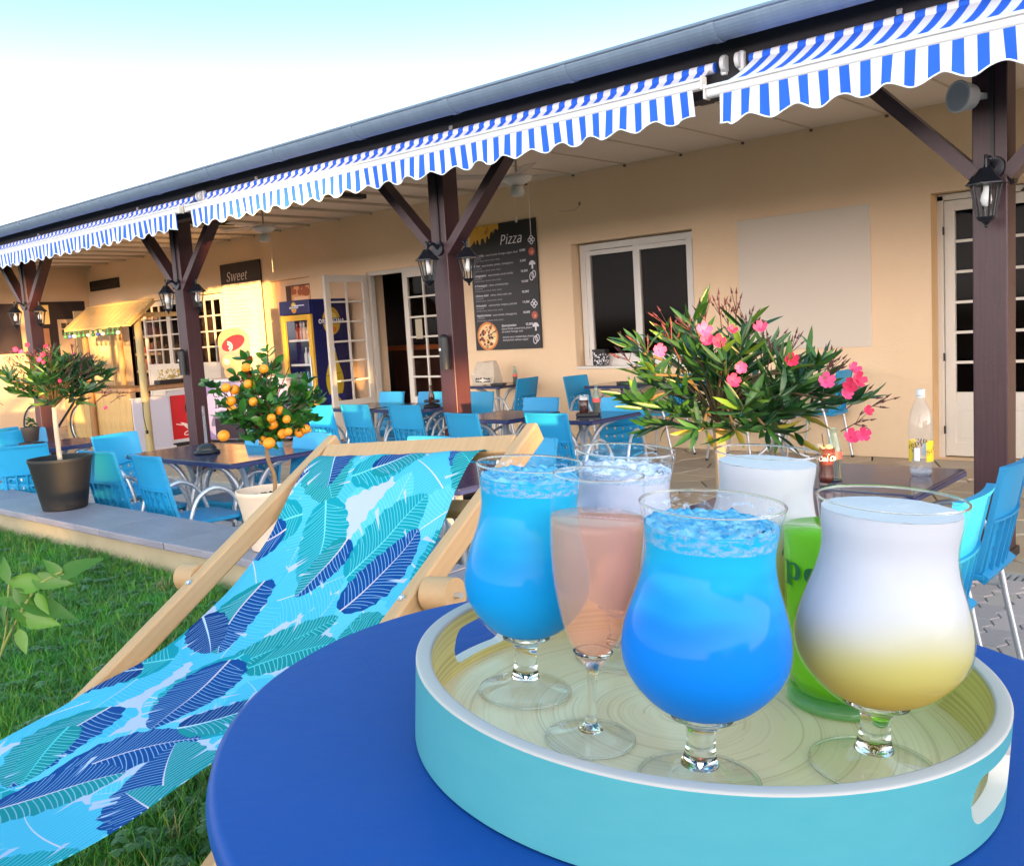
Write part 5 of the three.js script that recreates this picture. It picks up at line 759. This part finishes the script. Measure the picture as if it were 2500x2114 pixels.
hurricane('bright blue slush cocktail at the far left of the tray, next to the handle slot', -0.126, 0.055, 0.92, 0.1805, blueCol(0), slush([0.16, 0.46, 0.66], [0.015, 0.28, 0.58]), 'blue slush cocktails');
hurricane('deep blue slush cocktail at the near edge, in front of the pink flute', 0.0555, 0.090, 1.0, 0.177, blueCol(1), slush([0.16, 0.45, 0.64], [0.012, 0.25, 0.56]), 'blue slush cocktails');
hurricane('white and yellow layered cocktail nearest the right handle slot', 0.1335, -0.012, 1.04, 0.183, pina(0.098), foam, 'white and yellow cocktails');
hurricane('frosty white cocktail behind the pink flute', -0.114, -0.062, 0.95, 0.174, (y, a) => lerp3([0.34, 0.38, 0.52], [0.42, 0.46, 0.60], (y - 0.1) / 0.07 + 0.5 * noise.noise(a * 2, y * 80, 1)), slush([0.72, 0.76, 0.9], [0.36, 0.40, 0.58]), 'pale cocktails at the back of the tray');
hurricane('white foamed cocktail at the back, before the oleander trunk', -0.023, -0.15, 0.98, 0.181, pina(0.110), foam, 'pale cocktails at the back of the tray');
{
  const o = onTrayThing('champagne_flute', 'slim flute of pink sparkling wine between the two blue cocktails', -0.035, 0.089);
  const out = [[0, 0.0005], [0.031, 0.0005], [0.0332, 0.0015], [0.0328, 0.0026], [0.022, 0.0045], [0.009, 0.0085], [0.0045, 0.014], [0.0035, 0.024], [0.0034, 0.045], [0.0045, 0.054], [0.0085, 0.0605], [0.0145, 0.0675], [0.0205, 0.081], [0.0255, 0.098], [0.0298, 0.117], [0.0328, 0.142], [0.0335, 0.165], [0.0325, 0.185], [0.0317, 0.1970], [0.0313, 0.1975], [0.0308, 0.197]];
  const inn = [[0.0316, 0.185], [0.0326, 0.165], [0.0319, 0.142], [0.0289, 0.117], [0.0246, 0.098], [0.0195, 0.0815], [0.013, 0.07], [0.006, 0.0655], [0, 0.0645]];
  part('bowl', lathe(smooth(out.slice(10)), 64), gl, o); part('stem', lathe([[0, 0.0085], ...smooth(out.slice(5, 12)), [0, 0.0665]], 40), stemGl, o); part('foot', lathe(smooth(out.slice(1, 6)), 64), footGl, o); part('foot_edge', new THREE.TorusGeometry(0.0323, 0.001, 8, 64).rotateX(Math.PI / 2).translate(0, 0.0017, 0), stemGl, o); part('lip', new THREE.TorusGeometry(0.0315, 0.0008, 8, 64).rotateX(Math.PI / 2).translate(0, 0.197, 0), stemGl, o);
  const prof = smooth([...inn].reverse()).filter(q => q[1] < 0.166).map(q => [q[0] === 0 ? 0 : q[0] + 0.0004, q[1]]);
  part('wine', lathe([...prof, [prof[prof.length - 1][0], 0.1665], [0, 0.1665]], 64), phys([0.98, 0.68, 0.57], 0.02, { transmission: 0.80, thickness: 0, ior: 1.25 }), o);
}
{
  const o = onTrayThing('tumbler', 'tall flared tumbler of bright green mint drink with dark green lettering', 0.072, -0.105);
  part('base', lathe([[0, 0.0006], [0.039, 0.0006], [0.0412, 0.003], [0.0403, 0.0118], [0, 0.0122]], 72), phys([0.55, 0.9, 0.55], 0.05, { transmission: 0.8, thickness: 0, ior: 1.5 }), o); part('glass', lathe([[0.0415, 0.003], [0.0405, 0.012], [0.0425, 0.03], [0.047, 0.085], [0.0535, 0.164], [0.0533, 0.1655], [0.0522, 0.165], [0.0457, 0.085], [0.041, 0.03], [0.0385, 0.014]], 72), gl, o);
  part('drink', lathe([[0, 0.0125], [0.0388, 0.0145], [0.0415, 0.03], [0.0461, 0.085], [0.0507, 0.142], [0, 0.142]], 72), phys([0.28, 0.74, 0.03], 0.12, { transmission: 0.45, thickness: 0, ior: 1.2 }), o);
  const tx = canvas(1024, 128, (x) => { x.clearRect(0, 0, 1024, 128); x.font = 'bold 120px serif'; x.fillStyle = '#0f6a3c'; for (let i = 0; i < 2; i++) x.fillText('perrier', 20 + i * 512, 98); });
  const lg = lathe([[0.04935, 0.1], [0.0515, 0.126]], 72); const m = part('lettering', lg, std([1, 1, 1], 0.4, { map: tx, transparent: true, alphaTest: 0.5, side: THREE.DoubleSide }), o); m.rotation.y = 2.2;
}
// ---------- plants ----------
const RT = V(0.75, 0, -0.66), FW = V(-0.66, 0, -0.75);
function leafGeo(L, W, fold, curl, prof) {   // along +y from the origin, face towards +z
  const n = 6, p = [], ix = [], uv = [];
  for (let i = 0; i <= n; i++) { const t = i / n, w = W * prof(t), y = L * t, z = -curl * L * t * t; p.push(-w, y, z + fold * w, 0, y, z, w, y, z + fold * w); uv.push(0, t, 0.5, t, 1, t); }
  for (let i = 0; i < n; i++) { const a = i * 3; ix.push(a, a + 1, a + 4, a, a + 4, a + 3, a + 1, a + 2, a + 5, a + 1, a + 5, a + 4); }
  const g = new THREE.BufferGeometry(); g.setAttribute('position', new THREE.Float32BufferAttribute(p, 3)); g.setAttribute('uv', new THREE.Float32BufferAttribute(uv, 2)); g.setIndex(ix); g.computeVertexNormals(); return g;
}
const leafMat = (rgb, tr = 0.25, rough = 0.38) => phys(rgb, rough, { side: THREE.DoubleSide, transmission: tr, thickness: 0 });
const lance = (t) => Math.pow(Math.sin(Math.PI * Math.min(1, 0.03 + t * 0.97)), 0.9), oval = (t) => Math.pow(Math.sin(Math.PI * Math.min(1, 0.04 + t * 0.96)), 0.7);
const oleLeaf = [leafGeo(0.115, 0.0105, 0.5, 0.12, lance), leafGeo(0.1, 0.0115, 0.35, 0.3, lance), leafGeo(0.128, 0.0095, 0.55, -0.05, lance)], citLeaf = [leafGeo(0.058, 0.0145, 0.4, 0.15, oval), leafGeo(0.05, 0.0155, 0.3, 0.3, oval), leafGeo(0.066, 0.015, 0.45, 0.02, oval)];
const oleMat = [[0.022, 0.09, 0.016], [0.04, 0.135, 0.02], [0.014, 0.065, 0.016], [0.10, 0.20, 0.024]].map(c => leafMat(c, 0.2)), yelLeaf = leafMat([0.33, 0.27, 0.03], 0.3), citMat = [[0.02, 0.10, 0.016], [0.03, 0.14, 0.02], [0.014, 0.07, 0.016], [0.07, 0.19, 0.02]].map(c => leafMat(c, 0.18, 0.3)), brownLeaf = leafMat([0.16, 0.05, 0.02], 0.25);
const Q = (dir, roll) => { const q = new THREE.Quaternion().setFromUnitVectors(V(0, 1, 0), dir.clone().normalize()); return q.multiply(new THREE.Quaternion().setFromAxisAngle(V(0, 1, 0), roll)); };
function petalFlower(r) { const gs = []; for (let i = 0; i < 5; i++) { const g = leafGeo(r, r * 0.42, 0.15, 0.25, (t) => Math.pow(Math.sin(Math.PI * Math.min(1, 0.1 + t * 0.8)), 0.6) * (0.5 + 0.6 * t)).rotateX(1.15); gs.push(g.rotateY(i * Math.PI * 0.4)); } gs.push(sphere(r * 0.14, 0, 0.003, 0, 8, 6)); return mg(gs); }
const flowerG = [petalFlower(0.024), petalFlower(0.02)], pink = [[0.80, 0.055, 0.20], [0.72, 0.03, 0.12], [0.82, 0.10, 0.30]].map(c => phys(c, 0.6, { side: THREE.DoubleSide, transmission: 0.25, thickness: 0 }));
const budMat = std([0.10, 0.02, 0.022], 0.6), stemMat = std([0.10, 0.07, 0.03], 0.8);
function budSpray(h) { const g = []; const st = [[0, 0, 0]]; for (let i = 0; i < 6; i++) { const a = rnd() * 7, l = rr(0.35, 1) * h, r = rr(0.08, 0.4) * h; const b = V(r * Math.cos(a), l, r * Math.sin(a)), s = V(0, l * 0.35, 0); g.push(rod(s, b, 0.0011, 0.0008, 4)); const d = b.clone().sub(s).normalize(); g.push(new THREE.ConeGeometry(0.0032, 0.019, 5).applyQuaternion(new THREE.Quaternion().setFromUnitVectors(V(0, 1, 0), d)).translate(b.x + d.x * 0.008, b.y + d.y * 0.008, b.z + d.z * 0.008)); } g.push(rod(V(0, -0.03, 0), V(0, h * 0.5, 0), 0.0016, 0.0012, 5)); return mg(g); }
function crownTips(n, ctr, rl, rh, rd, skin, keep = () => true) { // points filling an ellipsoid, mostly near its skin
  const out = []; let k = 0; while (out.length < n && k++ < 5000) { const d = V(rr(-1, 1), rr(-1, 1), rr(-1, 1)); const l = d.length(); if (l > 1 || l < skin || !keep(ctr[0] + d.x * rl, ctr[1] + d.y * rh)) continue; const p = V(0, ctr[1], 0).addScaledVector(RT, ctr[0] + d.x * rl).addScaledVector(FW, ctr[2] + d.z * rd); p.y += d.y * rh; if (out.every(o => o.distanceTo(p) > 0.05)) out.push(p); } return out;
}
function pot(parent, r0, r1, h, mat, soilY) { part('pot', lathe([[0, 0], [r0, 0], [r0 + 0.004, 0.006], [r1 - 0.004, h - 0.025], [r1, h - 0.02], [r1 + 0.002, h], [r1 - 0.007, h], [r1 - 0.011, h - 0.02], [r0 * 0.8 + r1 * 0.2, soilY], [0, soilY]], 48), mat, parent); let s = new THREE.CircleGeometry(r1 - 0.014, 40, 0, Math.PI * 2).rotateX(-Math.PI / 2).translate(0, h - 0.035, 0); part('soil', s, M.soil, parent); const c = []; for (let i = 0; i < 60; i++) { const a = rnd() * 7, r = Math.sqrt(rnd()) * (r1 - 0.025); c.push(new THREE.DodecahedronGeometry(rr(0.004, 0.011)).translate(r * Math.cos(a), h - 0.033, r * Math.sin(a))); } part('soil_crumbs', mg(c), M.soil, parent).userData = { kind: 'stuff' }; }
function oleander(label, pos, potMat, o) {
  const t = thing('potted_oleander', label, 'potted plant', pos); pot(t, o.r0, o.r1, o.ph, potMat, o.ph - 0.05);
  part('trunk', displace(tube([[0, o.ph - 0.04, 0], [0.006, (o.ph + o.fork) / 2, 0.004], [0, o.fork, 0]], o.tr, 16, 10), 0.002, 40), o.bark, t);
  const tips = crownTips(o.tips, o.ctr, o.rl, o.rh, o.rd, 0.45, o.keep), br = []; const root = V(0, o.fork, 0);
  tips.forEach(p => { const m = root.clone().lerp(p, 0.5); m.y += 0.05; br.push(tube([root, m, p], 0.0038, 8, 5)); }); part('branches', mg(br), stemMat, t);
  const centre = V(0, o.ctr[1] - 0.12, 0).addScaledVector(RT, o.ctr[0] * 0.6); let count = 0;
  tips.forEach((p, ti) => { const out = p.clone().sub(centre).normalize(); out.y += 0.25; out.normalize(); const n = 6 + Math.floor(rnd() * 2); const low = p.y < o.ctr[1] - o.rh * 0.55;
    for (let i = 0; i < n && count < 295; i++) { const a = i / n * 6.283 + rnd(), side = V(Math.cos(a), rr(-0.2, 0.25), Math.sin(a)); const dir = out.clone().multiplyScalar(rr(0.35, 1.1)).add(side.multiplyScalar(rr(0.6, 1.0))).normalize(); if (low) dir.y -= rr(0.1, 0.8); const lf = part('leaf', oleLeaf[i % 3], low && rnd() < 0.22 ? yelLeaf : oleMat[Math.floor(rnd() * 4)], t); lf.position.copy(p).addScaledVector(out, rr(-0.03, 0.02)); lf.quaternion.copy(Q(dir, rnd() * 6)); lf.scale.setScalar(rr(0.6, 0.9)); count++; } });
  { const g = []; for (let k = 0; k < o.extra; k++) { const p = tips[k % tips.length], out = p.clone().sub(centre).normalize(), a = rnd() * 6.283, dir = out.multiplyScalar(rr(0.2, 1)).add(V(Math.cos(a), rr(-0.1, 0.7), Math.sin(a)).multiplyScalar(rr(0.5, 1))).normalize(), q = p.clone().lerp(centre, rr(-0.05, 0.5)); g.push(oleLeaf[k % 3].clone().scale(0.68, 0.7, 0.68).applyQuaternion(Q(dir, rnd() * 6)).translate(q.x, q.y, q.z)); } part('inner_foliage', mg(g), oleMat[2], t).userData = { kind: 'stuff' }; }
  o.flowers.forEach((f, i) => { const m = part('flower', flowerG[i % 2], pink[i % 3], t); m.position.set(...f).addScaledVector(FW, -rr(0.1, 0.2)); m.quaternion.setFromUnitVectors(V(0, 1, 0), V(0.66 + rr(-0.4, 0.4), rr(0.1, 0.7), 0.75 + rr(-0.4, 0.4)).normalize()); m.scale.setScalar(o.fs * rr(0.85, 1.15)); });
  o.buds.forEach((f) => { const m = part('bud_spray', budSpray(0.075), budMat, t); m.position.set(...f).addScaledVector(FW, rr(-0.08, 0.08)); m.position.y -= 0.05; const d = V(...f).sub(centre).normalize(); d.y += 0.4; m.quaternion.copy(Q(d, rnd() * 6)); });
  return t;
}
oleander('pink flowering oleander standard behind the cocktails, on the garden wall', [-1.22, 0.55, -2.2], std([0.03, 0.03, 0.035], 0.5), { r0: 0.1, r1: 0.15, ph: 0.27, fork: 0.57, tr: 0.016, bark: std([0.42, 0.28, 0.17], 0.8), tips: 48, ctr: [0.075, 0.675, 0], rl: 0.31, rh: 0.17, rd: 0.2, keep: (l, y) => y < 0.83 - Math.max(0, l - 0.06) * 0.75, fs: 0.95, extra: 620,
  flowers: [[0.049, 0.808, -0.044], [0.01, 0.806, -0.009], [-0.045, 0.81, 0.039], [-0.036, 0.787, 0.031], [-0.017, 0.78, 0.015], [0.015, 0.718, -0.013], [0.006, 0.682, -0.006], [0.103, 0.729, -0.091], [0.171, 0.671, -0.151], [0.234, 0.691, -0.206], [0.213, 0.656, -0.188], [0.208, 0.636, -0.183], [0.225, 0.527, -0.198], [0.264, 0.585, -0.233], [-0.123, 0.769, 0.109], [0.23, 0.54, -0.2], [0.22, 0.67, -0.2]],
  buds: [[0.004, 0.88, -0.004], [0.044, 0.88, -0.039], [0.063, 0.84, -0.055], [-0.021, 0.866, 0.018], [-0.076, 0.851, 0.067], [-0.049, 0.849, 0.043], [-0.129, 0.799, 0.114], [0.098, 0.781, -0.087], [0.148, 0.767, -0.13], [0.125, 0.756, -0.11], [0.189, 0.727, -0.167], [0.224, 0.738, -0.198], [0.221, 0.705, -0.195], [0.273, 0.648, -0.241], [0.293, 0.633, -0.258], [-0.087, 0.812, 0.077], [0.065, 0.823, -0.057], [-0.16, 0.782, 0.141], [0.267, 0.585, -0.236], [0.03, 0.86, -0.03], [0.2, 0.72, -0.18]] });
oleander('tall pink oleander standard in a black pot on the left end of the wall', [-5.3, 0.55, -2.23], std([0.005, 0.005, 0.007], 0.6), { r0: 0.112, r1: 0.165, ph: 0.285, fork: 0.56, tr: 0.0135, bark: std([0.36, 0.33, 0.30], 0.85), tips: 40, ctr: [0.03, 0.69, 0], rl: 0.27, rh: 0.15, rd: 0.24, fs: 0.7, extra: 420,
  flowers: [[-0.059, 0.885, 0.052], [0.049, 0.892, -0.043], [0.032, 0.825, -0.028], [0.073, 0.704, -0.065], [0.028, 0.848, -0.025], [0.147, 0.838, -0.13], [0.261, 0.547, -0.23], [-0.035, 0.906, 0.031], [-0.07, 0.87, 0.05], [0.04, 0.81, -0.03]],
  buds: Array.from({ length: 34 }, () => { const l = rr(-0.27, 0.34), y = 0.72 + (1 - (l / 0.34) ** 2) * 0.16 * rr(0.6, 1.1) - (Math.abs(l) > 0.24 ? 0.12 : 0), d = rr(-0.15, 0.15); return [RT.x * l + FW.x * d, y, RT.z * l + FW.z * d]; }) });
{
  const t = thing('potted_orange_tree', 'small orange tree hung with ripe fruit in a cream pot on the wall', 'potted plant', [-3.3, 0.55, -2.2]); pot(t, 0.075, 0.125, 0.25, std([0.66, 0.52, 0.42], 0.5), 0.2);
  part('trunk', displace(tube([[0.02, 0.2, -0.02], [0.026, 0.3, -0.024], [0.012, 0.38, -0.01], [0.012, 0.47, -0.012]], 0.0085, 16, 9), 0.0015, 60), std([0.26, 0.15, 0.07], 0.85), t);
  const tips = [...crownTips(46, [0.045, 0.60, 0], 0.22, 0.155, 0.17, 0.35), V(0.04, 0.80, -0.035), V(-0.03, 0.79, 0.026), V(-0.15, 0.70, 0.13), V(0.19, 0.60, -0.17), V(0.1, 0.74, -0.09)], root = V(0.012, 0.47, -0.012), br = [];
  tips.forEach(p => { const m = root.clone().lerp(p, 0.5); m.y += 0.02; br.push(tube([root, m, p], 0.0026, 8, 5)); }); part('branches', mg(br), stemMat, t); let count = 0;
  tips.forEach((p) => { const out = p.clone().sub(V(0.03, 0.52, -0.02)).normalize(); for (let i = 0; i < 6 && count < 295; i++) { const a = rnd() * 6.283, dir = out.clone().multiplyScalar(rr(0.2, 1)).add(V(Math.cos(a), rr(-0.4, 0.7), Math.sin(a)).multiplyScalar(rr(0.6, 1))).normalize(); const hi = p.y > 0.68 && rnd() < 0.12; const lf = part('leaf', citLeaf[i % 3], hi ? brownLeaf : citMat[Math.floor(rnd() * 4)], t); lf.position.copy(p).addScaledVector(out, rr(-0.04, 0.015)); lf.quaternion.copy(Q(dir, rnd() * 6)); lf.scale.setScalar(rr(0.75, 1.1)); count++; } });
  { const g = []; for (let k = 0; k < 420; k++) { const p = tips[k % tips.length], a = rnd() * 6.283, dir = V(Math.cos(a), rr(-0.3, 0.8), Math.sin(a)), q = p.clone().lerp(root, rr(-0.05, 0.5)); g.push(citLeaf[k % 3].clone().scale(0.75, 0.75, 0.75).applyQuaternion(Q(dir, rnd() * 6)).translate(q.x, q.y, q.z)); } part('inner_foliage', mg(g), citMat[1], t).userData = { kind: 'stuff' }; }
  const og = displace(new THREE.SphereGeometry(0.0205, 24, 16).scale(1, 0.92, 1), 0.0006, 160), om = std([0.86, 0.29, 0.012], 0.35, { bumpMap: fineBump, bumpScale: 0.0012 });
  [[0.001, 0.753, -0.001], [0.046, 0.743, -0.04], [-0.068, 0.679, 0.06], [-0.049, 0.668, 0.043], [-0.059, 0.625, 0.052], [-0.066, 0.6, 0.058], [-0.05, 0.594, 0.044], [0.007, 0.617, -0.006], [0.078, 0.574, -0.069], [0.061, 0.551, -0.054], [0.052, 0.519, -0.046], [0.081, 0.481, -0.071], [0.107, 0.492, -0.094], [0.129, 0.48, -0.114], [0.15, 0.494, -0.132], [-0.091, 0.489, 0.081], [0.018, 0.459, -0.016], [0.047, 0.452, -0.041], [0.104, 0.541, -0.091], [-0.001, 0.688, 0.001]].forEach((p, i) => { const f = part('orange', og, om, t); f.position.set(...p).addScaledVector(FW, -rr(0.08, 0.15)); f.scale.setScalar([1, 1, 1.05, 1.1, 1.1, 0.7, 0.75, 0.95, 1, 0.95, 1.15, 1.1, 0.9, 1.1, 1.05, 1.3, 0.95, 1.3, 0.9, 0.95][i] * 0.92); f.rotation.set(rnd(), rnd(), rnd()); });
}
{
  // bright leafy shoot growing up from the lawn at the left
  const t = thing('leafy_shoot', 'bright green pointed leaves of a young shrub at the left, over the grass', 'plant', [-1.84, LAWN, -0.66]);
  const mp = (t_) => 2.0 * Math.pow(Math.max(0, 1 - t_), 1.15) * Math.pow(t_ + 0.01, 0.6), G = [leafGeo(0.085, 0.026, 0.3, 0.15, mp), leafGeo(0.095, 0.03, 0.2, 0.3, mp), leafGeo(0.075, 0.026, 0.35, 0.05, mp)], mt = [[0.075, 0.22, 0.004], [0.055, 0.18, 0.004], [0.12, 0.30, 0.006]].map(c => leafMat(c, 0.45, 0.45));
  const L = [[[-1.772, 0.992, -0.724], [-1.795, 1.02, -0.707]], [[-1.772, 0.992, -0.724], [-1.735, 1.02, -0.761]], [[-1.802, 0.979, -0.695], [-1.86, 0.985, -0.648]], [[-1.807, 0.987, -0.692], [-1.76, 0.981, -0.733]], [[-1.82, 0.946, -0.674], [-1.767, 0.926, -0.718]], [[-1.821, 0.919, -0.67], [-1.769, 0.902, -0.712]], [[-1.829, 0.943, -0.666], [-1.865, 0.96, -0.64]], [[-1.838, 0.905, -0.653], [-1.844, 0.869, -0.642]], [[-1.827, 0.893, -0.66], [-1.814, 0.852, -0.665]], [[-1.848, 0.99, -0.659], [-1.857, 1.02, -0.652]], [[-1.846, 0.948, -0.652], [-1.86, 0.915, -0.64]], [[-1.80, 0.96, -0.69], [-1.79, 0.93, -0.70]], [[-1.83, 0.93, -0.66], [-1.80, 0.90, -0.68]], [[-1.835, 0.97, -0.665], [-1.81, 0.935, -0.68]]];
  const o = V(-1.84, LAWN, -0.66);
  L.forEach(([a, b], i) => { const A = V(...a).sub(o), B = V(...b).sub(o), d = B.clone().sub(A); d.addScaledVector(FW, rr(-0.012, 0.012)); const lf = part('leaf', G[i % 3], mt[i % 3], t); lf.position.copy(A).addScaledVector(d, -0.12); const y = d.clone().normalize(), z0 = V(0.55, 0.6, 0.6).add(V(rr(-0.4, 0.4), rr(-0.4, 0.4), rr(-0.4, 0.4))), x = new THREE.Vector3().crossVectors(y, z0).normalize(), z = new THREE.Vector3().crossVectors(x, y); lf.quaternion.setFromRotationMatrix(basis(x, y, z, V(0, 0, 0))); lf.scale.setScalar(Math.max(0.62, d.length() * 1.25 / 0.085)); });
  part('stem', mg(tube([V(-0.12, 0, 0.1), V(-0.06, 0.36, 0.05), V(0.012, 0.53, -0.008), V(0.04, 0.58, -0.036), V(0.07, 0.6, -0.066)], 0.0028, 30, 6), tube([V(-0.06, 0.36, 0.05), V(-0.02, 0.48, 0.015), V(-0.01, 0.58, 0.0)], 0.0022, 16, 6)), std([0.2, 0.22, 0.05], 0.7), t);
}
// ---------- grass ----------
{
  const blade = (L, w, lean, a) => { const p = [], ix = []; for (let i = 0; i < 4; i++) { const t = i / 3, ww = w * (1 - t * 0.9), y = L * t * (1 - 0.15 * t), o = lean * L * t * t; p.push(-ww * Math.cos(a) + o * Math.sin(a), y, ww * Math.sin(a) + o * Math.cos(a), ww * Math.cos(a) + o * Math.sin(a), y, -ww * Math.sin(a) + o * Math.cos(a)); } for (let i = 0; i < 3; i++) { const q = i * 2; ix.push(q, q + 1, q + 3, q, q + 3, q + 2); } const g = new THREE.BufferGeometry(); g.setAttribute('position', new THREE.Float32BufferAttribute(p, 3)); g.setIndex(ix); g.computeVertexNormals(); return g; };
  const tuft = () => { const g = []; for (let i = 0; i < 9; i++) g.push(blade(rr(0.03, 0.075), rr(0.0014, 0.0028), rr(0.15, 0.8), rnd() * 6.28).translate(rr(-0.014, 0.014), 0, rr(-0.014, 0.014))); return mg(g); };
  const clover = () => { const g = []; for (let i = 0; i < 4; i++) { const h = rr(0.02, 0.035), x = rr(-0.012, 0.012), z = rr(-0.012, 0.012); for (let k = 0; k < 3; k++) g.push(new THREE.CircleGeometry(0.0065, 6).rotateX(-1.3).translate(0, 0, 0.006).rotateY(k * 2.09).translate(x, h, z)); } return mg(g); };
  const gm = phys([1, 1, 1], 0.6, { side: THREE.DoubleSide, transmission: 0.3, thickness: 0 });
  const put = (geo, n, x0, x1, z0, z1, cols, s0, s1) => { const im = new THREE.InstancedMesh(geo, gm, n), m = new THREE.Matrix4(), q = new THREE.Quaternion(), c = new THREE.Color(); for (let i = 0; i < n; i++) { const x = rr(x0, x1), z = rr(z0, z1), k = rr(s0, s1); q.setFromAxisAngle(V(0, 1, 0), rnd() * 6.28); m.compose(V(x, LAWN - 0.028 + 0.02 * noise.noise(x * 0.9, 0, (z - 17.94) * 0.9), z), q, V(k, k * rr(0.7, 1.3), k)); im.setMatrixAt(i, m); const w = 0.5 + 0.5 * noise.noise(x * 3, z * 3, 4), b = cols[Math.floor(rnd() * cols.length)]; im.setColorAt(i, c.setRGB(b[0] * (0.7 + 0.6 * w), b[1] * (0.7 + 0.6 * w), b[2])); } return im; };
  const G = [[0.035, 0.22, 0.010], [0.05, 0.29, 0.012], [0.025, 0.16, 0.012], [0.14, 0.34, 0.015]];
  const list = [put(tuft(), 26000, -6.2, 0.2, -2.05, 0.1, G, 0.8, 1.25), put(tuft(), 26000, -6.2, 0.2, -2.05, 0.1, G, 0.7, 1.2), put(clover(), 5000, -5.5, 0.2, -2.05, 0.1, [[0.03, 0.12, 0.02], [0.045, 0.16, 0.03]], 0.8, 1.5), put(tuft(), 20000, -14, 6, -2.05, 5, G, 0.9, 1.5), put(tuft(), 900, -6, -0.5, -2.05, -0.2, [[0.3, 0.27, 0.09], [0.22, 0.26, 0.05]], 0.9, 1.7)];
  const gr = new THREE.Group(); gr.name = 'grass'; gr.userData = { kind: 'stuff', label: 'rough green grass of the lawn below the wall', category: 'grass' }; scene.add(gr); list.forEach(im => { im.name = 'grass_tufts'; im.userData = { kind: 'stuff' }; fin(im); gr.add(im); });
}
// ---------- added leafy screen behind the camera, standing in for unseen trees ----------
{
  const h = new THREE.Vector3(Math.sin(SUN_AZ), 0, Math.cos(SUN_AZ)), r = V(h.z, 0, -h.x), DH = 25;
  const open = (s, y) => (s > 0.6 && s < 1.25 && y > 0.9 && y < 3.35) || (s > 0.2 && s < 0.6 && y > 2.05 && y < 3.35) || (s > 1.92 && s < 2.36 && y > 1.25 && y < 1.7) || (s > -3.6 && s < -0.42 && y > 0.6 && y < 3.3 && rnd() < 0.42);  // gaps shaped so sunbeams reach only the wanted spots
  const c = 0.2, cells = []; for (let s = -13; s < 13; s += c) for (let y = 0.1; y < 4.4; y += c) { if (open(s, y)) continue; if (y > 4.1 + 0.25 * noise.noise(s * 0.8, 1, 2)) continue; cells.push([s, y]); }
  const t = thing('sun_gap_hedge', 'added leafy screen out of view, standing in for trees, gaps let sun through', 'sun_gap_hedge', [0, 0, 0]);
  const g = displace(new THREE.IcosahedronGeometry(0.15, 1), 0.04, 9); const im = new THREE.InstancedMesh(g, M.leafDark, cells.length), m = new THREE.Matrix4();
  cells.forEach(([s, y], i) => { const p = h.clone().multiplyScalar(DH + rr(-0.1, 0.1)).addScaledVector(r, s); im.setMatrixAt(i, m.makeTranslation(p.x, y, p.z)); }); im.name = 'foliage'; im.userData = { kind: 'stuff' }; fin(im); t.add(im);
}
renderer.render(scene, camera);
